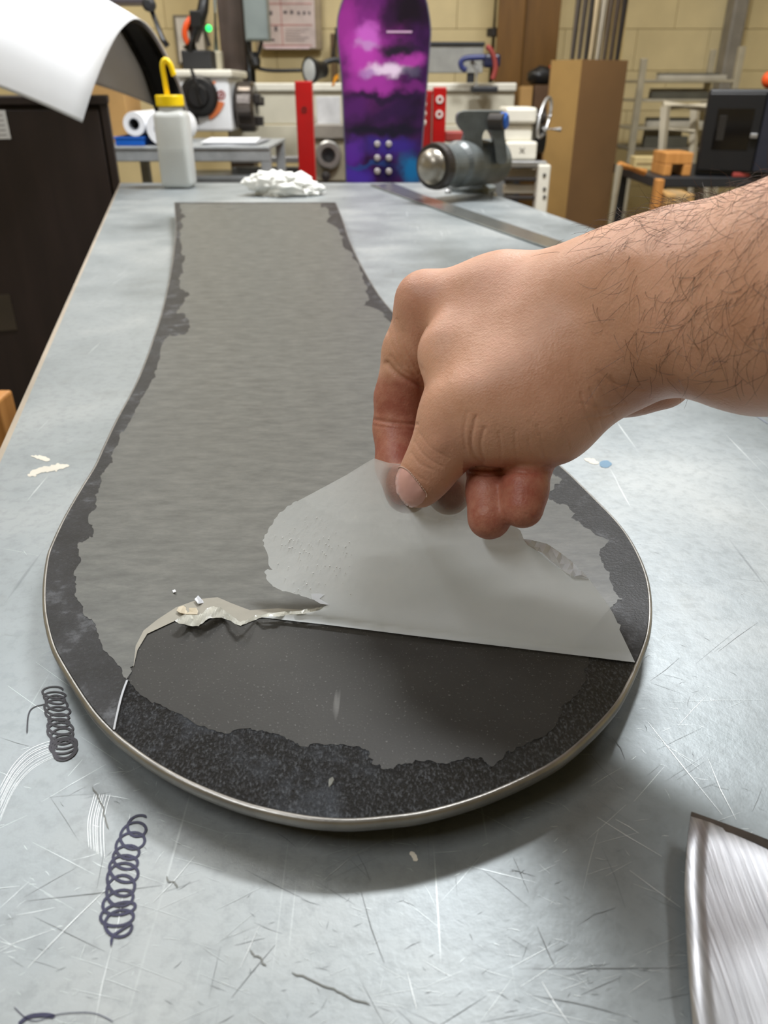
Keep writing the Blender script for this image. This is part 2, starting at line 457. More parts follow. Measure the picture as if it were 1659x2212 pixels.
# top plate, rounded rim
bm = bmesh.new(); merge(bm, bm_prism([c0, c1, c2, c3], Vector((0, 0, -0.0025))))
put('zinc_top', bm, zinc, bench)
dn = Vector((0, 0, -0.003))
put('wooden_slab', bm_prism([c + dn for c in (c0, c1, c2, c3)], Vector((0, 0, -0.045))), brown_cab, bench)
e = (c1 - c0).normalized(); side = Vector((-e.y, e.x, 0)); side = side if side.x < 0 else -side
put('edge_trim', bm_prism([c0 + side * .004, c1 + side * .004, c1, c0], Vector((0, 0, -.03))), M('rusty_edge', (176, 164, 148), .4, .5), bench)
for p in (c0 + Vector((.08, -.1, 0)), c3 + Vector((-.08, -.1, 0)), c1 + Vector((.1, .1, 0)), c2 + Vector((-.1, .1, 0))):
    put('leg', bm_box(p.x - .035, p.x + .035, p.y - .035, p.y + .035, 0, TABLE - .048, .004), dark_steel, bench)

def ribbon(px, w, z=TABLE + 0.00025, taper=True):
    """flat ink line along picture points on the bench top"""
    P = [onz(x, y, z + (3e-7 * i if len(px) > 100 else 0)) for i, (x, y) in enumerate(px)]; b = bmesh.new(); pr = None; n = len(P)
    for i, p in enumerate(P):
        d = P[min(i + 1, n - 1)] - P[max(i - 1, 0)]; s = Vector((-d.y, d.x, 0)).normalized() * w * .5
        if taper and (i == 0 or i == n - 1): s = s * .35
        q = (b.verts.new(p - s), b.verts.new(p + s))
        if pr: b.faces.new((pr[0], q[0], q[1], pr[1]))
        pr = q
    bmesh.ops.recalc_face_normals(b, faces=b.faces)
    return b
def coil(ax, n, seed, k0=0.0):
    """loops drawn round a moving centre; ax = [(x, y, rx, ry, tilt)]"""
    r = random.Random(seed); out = []; N = n * 22; ph = r.random()
    A = np.array(ax, float); s = np.linspace(0, 1, len(ax))
    for i in range(N + 1):
        f = i / N; x, y, rx, ry, tl = [np.interp(f, s, A[:, k]) for k in range(5)]
        a = -2 * math.pi * n * f + k0; rx *= 1 + .12 * math.sin(a * .31 + seed); ry *= 1 + .2 * math.sin(a * .23 + 2 * seed)
        ex, ey = rx * math.cos(a), ry * math.sin(a); c, sn = math.cos(tl), math.sin(tl)
        out.append((x + ex * c - ey * sn, y + ex * sn + ey * c))
    return out
put('ink_coil', ribbon(coil([(114, 1490, 21, 11, .05), (122, 1525, 25, 12, .1), (128, 1568, 25, 13, .05), (136, 1605, 27, 15, -.15), (140, 1624, 27, 18, -.5)], 13, 3), .0009), ink_black, bench, label='dark coil drawn in ink left of the board nose')
c2d = coil([(299, 1772, 21, 15, -.35), (286, 1808, 26, 20, -.2), (271, 1848, 30, 24, .0), (266, 1885, 29, 25, .1), (258, 1930, 33, 24, -.1), (254, 1972, 35, 22, -.25), (257, 2004, 32, 21, -.35)], 10, 5)
put('ink_coil', ribbon(c2d + [(244, 2020), (241, 2030), (240, 2043)], .0009), ink, bench, label='blue coil drawn in ink below the board nose')
put('ink_stroke', ribbon(smooth_open([(40, 2212), (62, 2196), (95, 2192), (118, 2196)], 6), .0011), ink, bench)
put('ink_stroke', ribbon(smooth_open([(30, 2175), (70, 2205), (130, 2190), (200, 2188), (245, 2207)], 6), .00022), ink, bench)
put('ink_stroke', ribbon(smooth_open([(100, 1520), (72, 1528), (61, 1545), (58, 1584)], 6), .0005), ink_black, bench)
for st in ([(1590, 878), (1659, 915)], [(1568, 868), (1600, 884)], [(1625, 886), (1659, 900)], [(1575, 862), (1659, 896)]):
    put('ink_stroke', ribbon(smooth_open([st[0], ((st[0][0] + st[1][0]) / 2 + 2, (st[0][1] + st[1][1]) / 2 - 3), st[1]], 5), .0018), M('grey_ink', (110, 116, 128), .5), bench)
def blot(name, pts, mat, seed):
    P = jag(smooth_closed(pts, 3), 2.5, seed, 2, True)
    return put(name, fill(P, 14, lambda x, y: onz(x, y, TABLE + .0002)), mat, bench)
blot('paint_mark', [(66, 985), (85, 983), (108, 992), (100, 997), (84, 991)], pale_mark, 1)
blot('paint_mark', [(60, 1024), (84, 1010), (130, 1003), (150, 1006), (118, 1016), (86, 1022), (66, 1030)], pale_mark, 2)
blot('paint_mark', [(1262, 990), (1280, 990), (1294, 1000), (1284, 1003), (1268, 997)], pale_mark, 3)
blot('blue_paint_mark', [(1296, 998), (1310, 994), (1322, 1002), (1312, 1010), (1298, 1008)], M('blue_mark', (96, 132, 158), .5), 4)
blot('paint_mark', [(885, 1842), (893, 1840), (903, 1856), (896, 1860)], pale_mark, 5)
for k, (a, b) in enumerate((((1545, 2010), (1560, 2030)), ((540, 2052), (575, 2085)), ((360, 1892), (382, 1918)), ((630, 2100), (800, 2170)), ((200, 1700), (235, 1790)))):
    pts = jag([a, ((a[0] + b[0]) / 2 + 6, (a[1] + b[1]) / 2), b], 4, k, 3)
    put('smudge', ribbon(pts, .00045), M('smudge', (118, 120, 116), .6), bench)
# long scratches cut in the zinc
rs = random.Random(21)
bm = bmesh.new()
for k in range(9):
    o = k * 7 + rs.random() * 4
    b = ribbon(smooth_open([(0, 1700 + o * 1.3), (30, 1650 + o), (70, 1615 + o * .8), (128, 1595 + o * .6)], 8), .0001 + .00012 * rs.random(), TABLE + .00015); merge(bm, b)
for k in range(7):
    o = k * 6 + rs.random() * 4
    b = ribbon(smooth_open([(188 + o, 1830 + 4 * k), (186 + o, 1775), (200 + o, 1715)], 8), .00015, TABLE + .00015); merge(bm, b)
for a, b2 in (((240, 2050), (205, 2212)), ((265, 1935), (240, 2045)), ((1400, 1560), (1560, 1760)), ((1290, 1765), (1430, 1850)), ((1180, 1580), (1230, 1640)), ((60, 2090), (250, 1900)), ((420, 1850), (330, 1950)),
              ((560, 2000), (520, 2090)), ((700, 1900), (760, 1850)), ((1360, 1880), (1470, 1960)), ((880, 2100), (900, 2180)), ((1170, 2120), (1230, 2212)), ((1530, 1640), (1590, 1770)), ((1330, 1770), (1380, 1800))):
    b = ribbon([a, ((a[0] + b2[0]) / 2 + rs.uniform(-4, 4), (a[1] + b2[1]) / 2), b2], .00028, TABLE + .00015); merge(bm, b)
put('bright_scratches', bm, M('fresh_zinc', (206, 210, 210), .35, .5), bench, kind='stuff')
bm = bmesh.new()
for a, b2 in (((60, 1945), (350, 1912)), ((780, 1925), (830, 2080)), ((800, 1905), (770, 1840)), ((1150, 2092), (1500, 2090)), ((1150, 2150), (1320, 2185)), ((1160, 2000), (1200, 2090)), ((1330, 1960), (1280, 1975)),
              ((1300, 1830), (1350, 1960)), ((500, 2155), (595, 2040)), ((350, 1650), (395, 1560)), ((600, 1800), (640, 1830)), ((1260, 1610), (1340, 1700)), ((1320, 1590), (1350, 1640))):
    b = ribbon([a, ((a[0] + b2[0]) / 2 + rs.uniform(-5, 5), (a[1] + b2[1]) / 2 + rs.uniform(-3, 3)), b2], .00022, TABLE + .00015); merge(bm, b)
put('dark_scratches', bm, M('dirty_scratch', (106, 110, 111), .6), bench, kind='stuff')

def scatter(nm, n, mt, seed, wmin, wmax):
    r = random.Random(seed); bm = bmesh.new()
    for k in range(n):
        y = 1150 + 1062 * r.random() ** .7; x = r.uniform(0, 1659)
        a = r.choice((r.gauss(-.6, .25), r.gauss(.5, .3), r.uniform(0, 3.14))); L = 8 + 90 * r.random() ** 4
        dx, dy = math.cos(a) * L, math.sin(a) * L * .7
        merge(bm, ribbon([(x - dx, y - dy), (x + r.uniform(-2, 2), y + r.uniform(-1.5, 1.5)), (x + dx, y + dy)], r.uniform(wmin, wmax), TABLE + .00012))
    put(nm, bm, mt, bench, kind='stuff')
scatter('fine_bright_scratches', 420, M('fresh_zinc2', (202, 208, 208), .35, .5), 51, .00007, .00016)
scatter('fine_dark_scratches', 260, M('dirty_scratch2', (108, 113, 114), .6), 52, .00007, .00016)

# flat steel bar on the bench's right side
zb_ = TABLE + .001
q = [onz(800, 401, zb_), onz(910, 441, zb_), onz(1310, 582, zb_), onz(1330, 565, zb_), onz(915, 424, zb_), onz(850, 398, zb_)]
fb = put('straightedge', bm_prism(q, Vector((0, 0, .003)), .0005), M('bar_steel', (176, 178, 174), .22, .85, .05, 30))
tag(fb, 'long flat steel straightedge bar lying along the bench beside the vise', 'straightedge')

# ------------------------------------------------------------------ the black board being made
def sst(a, b, x):
    t = min(1, max(0, (x - a) / (b - a))); return t * t * (3 - 2 * t)
def board_z(Y):
    return TABLE + .0066 + .0095 * (1 - sst(.26, .62, Y)) + .020 * sst(.85, 1.55, Y)
def onb(px, py, dz=0.0):
    z = TABLE + .012
    for _ in range(12):
        p = onz(px, py, z + dz); z = board_z(p.y)
    return onz(px, py, z + dz)
OUT = [(378, 437), (550, 436), (724, 437), (739, 475), (752, 515), (772, 560), (797, 605), (818, 638), (842, 668), (880, 708), (930, 760), (985, 815), (1045, 872), (1110, 930), (1160, 966),
       (1192, 992), (1226, 1022), (1256, 1051), (1296, 1091), (1326, 1122), (1352, 1156), (1374, 1195), (1390, 1235), (1398, 1270), (1401, 1310), (1399, 1346), (1392, 1380), (1373, 1430),
       (1355, 1470), (1324, 1523), (1265, 1586), (1197, 1641), (1107, 1687), (1016, 1723), (917, 1750), (836, 1761), (760, 1767), (690, 1764), (628, 1755), (545, 1736), (474, 1712), (398, 1679), (332, 1642),
       (277, 1603), (246, 1577), (209, 1538), (176, 1492), (140, 1434), (120, 1396), (107, 1352), (100, 1308), (100, 1255), (107, 1201), (117, 1172), (135, 1132), (154, 1096), (181, 1050), (208, 1006), (228, 962),
       (256, 903), (285, 850), (302, 815), (320, 770), (337, 720), (350, 680), (361, 635), (371, 585), (377, 540), (381, 500), (380, 465)]
inner = OUT
board = root('black_snowboard', onb(600, 900) - Vector((0, 0, .0066)), 'black snowboard lying base up on the zinc bench, half covered with film', 'snowboard')
W_in = [onb(x, y) for x, y in smooth_closed(inner[2:] + inner[:0], 4)] if False else None
sm = smooth_open(inner[2:] + [inner[0]], 4)               # long curve round the nose, tail edge stays straight
loop = [onb(x, y) for x, y in sm]
n = len(loop)
nor = []
for i in range(n):
    d = loop[(i + 1) % n] - loop[i - 1]
    if i == 0: d = loop[1] - loop[0]
    if i == n - 1: d = loop[i] - loop[i - 1]
    nor.append(Vector((d.y, -d.x, 0)).normalized())
c_ = sum(loop, Vector()) / n
if (loop[n // 2] - c_).dot(nor[n // 2]) < 0: nor = [-v for v in nor]
prof = [(0.0, -.0004), (0.0001, 0.0), (.0010, -.0001), (.0017, -.0009), (.0019, -.0022), (.0016, -.0042), (0.0, -.0046)]
bm = bmesh.new(); rings = [[bm.verts.new(loop[i] + nor[i] * a + Vector((0, 0, h))) for a, h in prof] for i in range(n)]
for i in range(n - 1):
    for k in range(len(prof) - 1):
        bm.faces.new((rings[i][k], rings[i + 1][k], rings[i + 1][k + 1], rings[i][k + 1]))
bm.faces.new(rings[0]); bm.faces.new(rings[-1][::-1])
bmesh.ops.recalc_face_normals(bm, faces=bm.faces)
put('steel_edge', bm, edge_steel, board, smooth=True)
# core under the base and the rough base surface itself
OUTS = [tuple(p) for p in sm]
bm = fill(OUTS, 46, lambda x, y: onb(x, y, -.0002))
r = bmesh.ops.extrude_face_region(bm, geom=bm.faces[:])
bmesh.ops.translate(bm, vec=(0, 0, -.0064), verts=[v for v in r['geom'] if isinstance(v, bmesh.types.BMVert)])
bmesh.ops.recalc_face_normals(bm, faces=bm.faces)
put('core', bm, core, board)
TEAR = [(378, 1340), (362, 1344), (340, 1352), (318, 1368), (305, 1385), (297, 1402), (293, 1420), (290, 1438), (281, 1441), (285, 1450), (281, 1458), (274, 1468), (268, 1488), (258, 1520), (250, 1555), (246, 1578)]
FOLD = [(1372, 1431), (1250, 1416), (1100, 1398), (900, 1374), (700, 1349), (560, 1333)]
LIP = [(560, 1333), (535, 1342), (520, 1350), (500, 1338), (478, 1331), (455, 1333), (432, 1347), (416, 1351), (396, 1346), (378, 1340)]
i_r = min(range(len(OUTS)), key=lambda i: math.hypot(OUTS[i][0] - 1372, OUTS[i][1] - 1431))
i_l = min(range(len(OUTS)), key=lambda i: math.hypot(OUTS[i][0] - 246, OUTS[i][1] - 1578))
nose = OUTS[i_r:i_l + 1]
nose_poly = nose + list(reversed(jag(TEAR, 2.0, 8, 2)))[1:] + list(reversed(LIP))[1:] + list(reversed(FOLD))[1:-1]
put('rough_base', fill(nose_poly, 26, lambda x, y: onb(x, y, .0000)), roughb, board, label='exposed rough black resin band at the nose')
SM = [(275, 1470), (291, 1487), (325, 1516), (359, 1528), (393, 1543), (440, 1568), (474, 1581), (520, 1574), (561, 1578), (600, 1586), (619, 1598), (648, 1612), (690, 1606), (735, 1607), (775, 1612), (797, 1622), (807, 1641), (804, 1651),
      (830, 1662), (854, 1656), (890, 1650), (926, 1642), (975, 1645), (1025, 1638), (1045, 1645), (1062, 1656), (1085, 1640), (1102, 1624), (1130, 1612), (1157, 1597), (1180, 1588), (1197, 1574), (1207, 1550), (1211, 1529), (1230, 1515), (1247, 1502), (1258, 1480), (1265, 1461), (1262, 1445), (1272, 1420)]
sm_poly = jag(SM, 4.0, 4, 3) + [(1100, 1398), (900, 1374), (700, 1349)] + LIP + TEAR[1:11]
put('smooth_base', fill(sm_poly, 30, lambda x, y: onb(x, y, .00012)), smoothb, board, label='exposed smooth dark grey base inside the rough band')

# ------------------------------------------------------------------ the release film
film = root('plastic_film', onb(600, 1000, .0003), 'translucent plastic film stuck on the black board, its front corner peeled back by the hand', 'film')
back = OUTS[:i_r] + FOLD + LIP[1:-1] + jag(TEAR, 2.0, 8, 2) + OUTS[i_l + 1:]
put('stuck_sheet', fill(back, 34, lambda x, y: onb(x, y, .0003)), wet, film, label='wetted dark margin of the film along the board edge')
GL = [(388, 440), (388, 462), (402, 468), (390, 475), (388, 500), (390, 545), (398, 563), (394, 575), (396, 590), (389, 605), (388, 617), (410, 636), (398, 645), (394, 658), (382, 677), (400, 682), (409, 693), (410, 703), (404, 718), (380, 726), (356, 732),
      (348, 750), (340, 790), (328, 820), (310, 855), (292, 885), (272, 925), (256, 955), (243, 980), (244, 999), (226, 1016), (219, 1042), (205, 1069), (206, 1100), (191, 1129), (202, 1143), (201, 1160), (178, 1172), (167, 1184), (170, 1197), (166, 1225),
      (159, 1242), (166, 1262), (161, 1286), (180, 1310), (180, 1327), (202, 1344), (214, 1372), (217, 1386), (236, 1417), (262, 1442), (265, 1458), (273, 1467)]
GR = [(1320, 1311), (1328, 1305), (1345, 1295), (1328, 1278), (1316, 1249), (1304, 1223), (1294, 1199), (1308, 1177), (1316, 1167), (1260, 1138), (1234, 1119), (1243, 1109), (1209, 1090), (1185, 1076), (1188, 1061), (1214, 1037), (1188, 1020), (1150, 985), (1110, 960), (1090, 935), (1040, 895),
      (1000, 860), (970, 828), (900, 748), (860, 712), (836, 690), (817, 669), (786, 660), (798, 647), (790, 632), (794, 619), (783, 603), (784, 594), (778, 585), (776, 570), (761, 558), (758, 544), (740, 527), (732, 498), (706, 480), (715, 467), (709, 450), (692, 439)]
gray = jag(GL, 3.0, 5, 3) + TEAR[::-1][6:] + LIP[::-1][1:] + [(700, 1348), (1000, 1385), (1240, 1405)] + jag(GR, 3.0, 6, 3)
gray = [p for i, p in enumerate(gray) if math.hypot(p[0] - gray[i - 1][0], p[1] - gray[i - 1][1]) > .3]
put('dry_sheet', fill(gray, 30, lambda x, y: onb(x, y, .00045)), dry, film, label='grey dry middle of the film with a jagged outline')
TAN = [(288, 1442), (297, 1404), (318, 1369), (378, 1341), (396, 1347), (416, 1352), (432, 1348), (455, 1334), (478, 1332), (500, 1339), (520, 1351), (560, 1334), (640, 1330), (665, 1318), (600, 1314), (540, 1318), (500, 1303), (470, 1290), (430, 1294), (380, 1312), (340, 1338), (310, 1362), (293, 1395)]
put('lifted_rim', fill(TAN, 16, lambda x, y: onb(x, y, .0006)), tan_film, film, label='pale lifted rim of the film beside the tear')

# peeled flap: rises from the fold towards the pinch
def fold_y(x): return np.interp(x, [380, 560, 700, 900, 1100, 1250, 1372], [1338, 1333, 1349, 1374, 1398, 1416, 1431])
PINCH_T = 0.343
def flap_t(x, y):
    yf = float(fold_y(x)); p = onb(x, yf, .0005); t0 = p.y / ray(x, yf)[1]
    s = max(0.0, (yf - y) / 335.0)
    tb = onb(x, y, .002); t_board = tb.y / ray(x, y)[1]
    base = 0.343 - (0.3155)
    t = t0 + base * s ** 1.0
    wav = .0014 * math.sin(x / 95.0 + y / 140.0) * min(1, s * 3) * (1 - min(1, s))
    fold = -.0016 * math.exp(-((s - .07) / .07) ** 2) * min(1.0, (1372 - x) / 150.0)
    return min(t + wav + fold, t_board)
FL = [(560, 1333), (600, 1330), (650, 1326), (690, 1318), (712, 1306), (690, 1300), (662, 1290), (640, 1284), (610, 1277), (590, 1267), (575, 1250), (571, 1236), (578, 1229), (600, 1236), (581, 1222), (580, 1205), (572, 1183), (567, 1168), (572, 1155),
      (580, 1142), (592, 1122), (605, 1106), (618, 1096), (632, 1086), (642, 1083), (700, 1052), (750, 1025), (790, 1000), (808, 990), (840, 1000), (900, 1006), (1000, 1014), (1060, 1040), (1085, 1100), (1104, 1130), (1124, 1146), (1132, 1166), (1160, 1190), (1200, 1222),
      (1235, 1245), (1272, 1250), (1290, 1275), (1310, 1302), (1325, 1326), (1334, 1346), (1341, 1350), (1338, 1360), (1350, 1385), (1362, 1410), (1372, 1431)]
fl = jag(FL[3:25], 1.6, 12, 2); fl = FL[:3] + fl + FL[25:] + FOLD[1:-1]
flap_obj = put('peeled_flap', fill(fl, 7, lambda x, y: ont(x, y, flap_t(x, y))), flapm, film, smooth=True, label='milky peeled flap of film lifted up from a straight fold')
# curled back lips and torn rim
white_film = M('creased_film', (226, 230, 236), .25, trans=0.35, var=.05, scale=80)
lip_film = M('lip_film', (186, 186, 176), .3, trans=0.25, var=.1, scale=60)
CUR = [(1130, 1164), (1150, 1167), (1180, 1174), (1190, 1180), (1212, 1195), (1238, 1215), (1256, 1232), (1270, 1249), (1238, 1246), (1222, 1236), (1190, 1212), (1160, 1190), (1140, 1178)]
bm = fill(CUR, 12, lambda x, y: ont(x, y, flap_t(x, y) - .0015 - .002 * math.sin(x / 9.0) ** 2)); put('curled_edge', bm, white_film, film, label='bright curled edge of the flap below the little finger')
def lip_z(x, y):
    k = min(1, max(0, (1352 - y) / 30.0)); return .0016 + .0035 * abs(math.sin(x / 22.0)) * (1 - k * .3) + .0003 * math.sin(x / 5.0 + y / 4)
LP = [(378, 1341), (384, 1336), (396, 1330), (430, 1328), (440, 1322), (447, 1314), (462, 1309), (475, 1311), (490, 1322), (506, 1334), (520, 1343), (540, 1336), (556, 1328), (590, 1324), (640, 1320), (672, 1315), (700, 1310), (712, 1314), (690, 1320), (640, 1327), (590, 1331), (560, 1335), (536, 1345), (520, 1352), (498, 1341), (478, 1334), (455, 1335), (432, 1349), (416, 1353), (396, 1348)]
put('torn_lip', fill(jag(LP, 1.2, 3, 2, True), 5, lambda x, y: onb(x, y, lip_z(x, y))), lip_film, film, label='crinkled torn lip of film standing up left of the fold')
put('torn_lip', fill([(672, 1283), (690, 1282), (700, 1285), (690, 1293), (712, 1307), (692, 1304), (675, 1294)], 6, lambda x, y: ont(x, y, flap_t(x, y) - .0006)), white_film, film)
# white line of the cut edge and loose flakes
bm = bmesh.new(); pts = smooth_open([(275, 1468), (266, 1492), (258, 1520), (250, 1555), (246, 1576)], 8); pr = None
for i, (x, y) in enumerate(pts):
    w = 2.2 if 0 < i < len(pts) - 1 else .6
    qd = (bm.verts.new(onb(x - w, y, .0007)), bm.verts.new(onb(x + w, y, .0009)))
    if pr: bm.faces.new((pr[0], qd[0], qd[1], pr[1]))
    pr = qd
put('cut_edge', bm, white_film, film)
def flake(pts, mat, label, dz=.0012, solid=.0003):
    b = fill(pts, 9, lambda x, y: onb(x, y, dz + .0008 * math.sin(x / 6.0)))
    return tag(put('film_flake', thicken(b, solid), mat), label, 'flake')
flake([(420, 1294), (428, 1286), (436, 1295), (442, 1302), (428, 1304)], white_film, 'clear square flake of film resting on the grey film behind the torn lip')
flake([(381, 1319), (386, 1311), (396, 1308), (406, 1313), (424, 1313), (428, 1320), (426, 1327), (400, 1326), (390, 1324)], M('tan_flake', (196, 184, 160), .5), 'beige wavy flake of film resting on the tear rim')
flake([(372, 1275), (378, 1273), (380, 1278), (374, 1280)], white_paper, 'tiny white crumb on the grey film left of the square flake')
flake([(707, 1690), (712, 1682), (718, 1678), (721, 1684), (716, 1694), (709, 1702)], M('resin_drop', (120, 122, 118), .3), 'small grey resin drip on the rough black nose band', .0006)
FR = [(655, 1078), (700, 1053), (750, 1026), (790, 1001), (808, 992), (840, 1002), (900, 1008), (1000, 1016), (1058, 1042), (1083, 1101), (1102, 1131), (1122, 1147), (1128, 1160), (1100, 1168), (1060, 1160), (1020, 1150), (990, 1140), (950, 1120), (905, 1112), (870, 1122), (842, 1137), (800, 1128), (770, 1132), (730, 1122), (700, 1104), (672, 1096)]
def inside(x, y, P):
    c = False
    for a in range(len(P)):
        (x0, y0), (x1, y1) = P[a], P[a - 1]
        if (y0 > y) != (y1 > y) and x < (x1 - x0) * (y - y0) / (y1 - y0) + x0: c = not c
    return c
FRJ = jag(FR, 1.5, 9, 2, True)
def clearness(x, y):
    """how well the film shows what is behind: whiter where it was stretched, clear where skin presses on it"""
    v = .30 if inside(x, y, FRJ) else .38
    for cx, cy, rx, ry in ((866, 1045, 44, 62), (974, 1068, 42, 44)):
        d = math.hypot((x - cx) / rx, (y - cy) / ry); k = 1 - sst(.55, 1.15, d); v += (.93 - v) * k
    return v
def mark_clear(o):
    a = o.data.attributes.new('clearness', 'FLOAT', 'POINT'); base = gloc(o)
    for i_, v_ in enumerate(o.data.vertices):
        q = v_.co + base - Vector((0, 0, CAMZ)); t_ = q.y * CP - q.z * SP; up_ = q.y * SP + q.z * CP
        a.data[i_].value = clearness(CX + q.x / t_ * FPX, CY - up_ / t_ * FPX)
mark_clear(flap_obj)
# bubbles and resin droplets in the flap
bm = bmesh.new(); rb = random.Random(4)
for k in range(120):
    x = rb.gauss(655, 42); y = rb.gauss(1165, 48)
    if k > 80: x = rb.uniform(640, 760); y = rb.uniform(1150, 1285)
    if x < 590 or y < 1112 or y > 1285: continue
    c = ont(x, y, flap_t(x, y) - .00025); rad = rb.choice((.00013, .00016, .0002, .00026))
    bmesh.ops.create_icosphere(bm, subdivisions=1, radius=rad, matrix=Matrix.Translation(c))
put('droplets', bm, M('droplet', (250, 252, 252), .15), film, smooth=True, kind='stuff')

# ------------------------------------------------------------------ hand and forearm (implicit surface, one continuous mesh)
def cpt(px, py, t): return np.array(((px - CX) / FPX * t, (CY - py) / FPX * t, t))
H = 0.00115
GX = np.arange(-0.014, 0.176, H, dtype=np.float32); GY = np.arange(-0.016, 0.130, H, dtype=np.float32); GZ = np.arange(0.172, 0.405, H, dtype=np.float32)
PX, PY, PZ = np.meshgrid(GX, GY, GZ, indexing='ij')
def cone(a, b):
    """distance to a tapered capsule between two (px, py, depth, radius px)"""
    A, B = cpt(*a[:3]), cpt(*b[:3]); ra, rb_ = a[3] * a[2] / FPX, b[3] * b[2] / FPX
    d = B - A; L2 = float(d @ d)
    x, y, z = PX - A[0], PY - A[1], PZ - A[2]
    h = np.clip((x * d[0] + y * d[1] + z * d[2]) / L2, 0, 1)
    return np.sqrt((x - h * d[0]) ** 2 + (y - h * d[1]) ** 2 + (z - h * d[2]) ** 2) - (ra + (rb_ - ra) * h)
def smin(a, b, k):
    h = np.maximum(k - np.abs(a - b), 0) / k
    return np.minimum(a, b) - h * h * k * 0.25
def chain(pts, k=0.006):
    d = None
    for i in range(len(pts) - 1):
        c = cone(pts[i], pts[i + 1]); d = c if d is None else smin(d, c, k)
    return d
D = chain([(2050, 590, .205, 300), (1850, 615, .238, 262), (1659, 652, .266, 228), (1450, 652, .294, 180), (1330, 664, .308, 150)], .012)
D = smin(D, cone((1330, 664, .308, 150), (1235, 690, .322, 138)), .012)
D = smin(D, cone((1235, 690, .322, 138), (1085, 662, .338, 106)), .012)
D = smin(D, cone((1085, 662, .338, 106), (925, 652, .350, 62)), .010)
D = smin(D, cone((1290, 770, .316, 140), (1165, 862, .316, 132)), .016)
D = smin(D, cone((1165, 862, .316, 132), (1050, 885, .318, 110)), .010)
D = smin(D, cone((1050, 885, .318, 110), (985, 902, .320, 82)), .008)
D = smin(D, cone((1200, 760, .318, 118), (985, 765, .330, 84)), .014)
D = smin(D, cone((1075, 930, .316, 70), (1190, 905, .316, 90)), .006)
D = smin(D, chain([(1428, 815, .331, 70), (1360, 818, .336, 76), (1230, 830, .345, 82)]), .002)
thumb = chain([(995, 905, .320, 80), (950, 978, .3245, 64), (922, 1022, .3275, 55), (905, 1048, .3295, 50)], .004)
D = smin(D, thumb, .006)
idx = chain([(920, 656, .351, 60), (886, 760, .362, 58), (864, 860, .371, 55)], .004)
D = smin(D, idx, .007)
D = smin(D, chain([(864, 860, .371, 55), (860, 925, .373, 53), (864, 1005, .365, 52), (880, 1061, .3552, 49)], .003), .0025)
D = smin(D, chain([(1010, 670, .372, 58), (975, 850, .384, 52), (965, 990, .373, 49), (970, 1066, .3562, 47)], .003), .003)
ring = chain([(1090, 690, .372, 58), (1070, 880, .362, 50), (1055, 1005, .336, 47), (1054, 1060, .326, 46), (1057, 1118, .3195, 48)], .003)
D = smin(D, ring, .0016)
pinky = chain([(1190, 740, .356, 56), (1150, 900, .343, 50), (1142, 1000, .3215, 51), (1134, 1058, .3145, 49), (1129, 1096, .3115, 46)], .003)
D = smin(D, pinky, .0014)

def surface_nets(D):
    s = D < 0; nx, ny, nz = D.shape
    acc = np.zeros((nx - 1, ny - 1, nz - 1, 3), np.float32); cnt = np.zeros((nx - 1, ny - 1, nz - 1), np.float32)
    sl = lambda o, n: slice(o, n - 1 + o)
    for ax in range(3):
        o1, o2 = [a for a in range(3) if a != ax]
        for i in (0, 1):
            for j in (0, 1):
                off = [0, 0, 0]; off[o1] = i; off[o2] = j; of2 = list(off); of2[ax] = 1
                A = D[sl(off[0], nx), sl(off[1], ny), sl(off[2], nz)]; B = D[sl(of2[0], nx), sl(of2[1], ny), sl(of2[2], nz)]
                cr = (A < 0) != (B < 0); t = np.where(cr, A / np.where(cr, A - B, 1), 0)
                cnt += cr
                for a in range(3):
                    acc[..., a] += cr * (t if a == ax else off[a])
    act = cnt > 0; idn = -np.ones(act.shape, np.int64); I = np.argwhere(act); idn[act] = np.arange(len(I))
    V = I + acc[act] / cnt[act][:, None]
    V = np.stack((GX[0] + V[:, 0] * H, GY[0] + V[:, 1] * H, GZ[0] + V[:, 2] * H), 1)
    F = []
    for ax in range(3):
        o1, o2 = [(1, 2), (2, 0), (0, 1)][ax]
        hi = [slice(None)] * 3; lo = [slice(None)] * 3
        for o in (o1, o2): hi[o] = slice(1, -1); lo[o] = slice(1, -1)
        hi[ax] = slice(1, None); lo[ax] = slice(0, -1)
        a, b = s[tuple(lo)], s[tuple(hi)]
        for flip, m in ((False, a & ~b), (True, ~a & b)):
            P = np.argwhere(m)
            P[:, o1] += 1; P[:, o2] += 1
            def g(d1, d2):
                Q = P.copy(); Q[:, o1] -= d1; Q[:, o2] -= d2; return idn[Q[:, 0], Q[:, 1], Q[:, 2]]
            q = [g(1, 1), g(0, 1), g(0, 0), g(1, 0)]
            if flip: q = q[::-1]
            F.append(np.stack(q, 1))
    return V, np.concatenate(F)
D[0] = D[-1] = H; D[:, 0] = D[:, -1] = H; D[:, :, 0] = D[:, :, -1] = H       # close the forearm where it is cut off
V, F = surface_nets(D)
del D, PX, PY, PZ
R = np.array(((1, 0, 0), (0, SP, CP), (0, CP, -SP)))       # camera axes (right, up, forward) to world
def to_world(V):
    out = np.empty_like(V); out[:, 0] = V[:, 0]
    out[:, 1] = V[:, 1] * SP + V[:, 2] * CP; out[:, 2] = V[:, 1] * CP - V[:, 2] * SP + CAMZ
    return out
me = bpy.data.meshes.new('person'); me.from_pydata(to_world(V).tolist(), [], F[:, ::1].tolist()); me.update()
bmh = bmesh.new(); bmh.from_mesh(me)
for _ in range(3): bmesh.ops.smooth_vert(bmh, verts=bmh.verts, factor=0.5, use_axis_x=True, use_axis_y=True, use_axis_z=True)
bmesh.ops.recalc_face_normals(bmh, faces=bmh.faces); bmh.to_mesh(me); bmh.free()
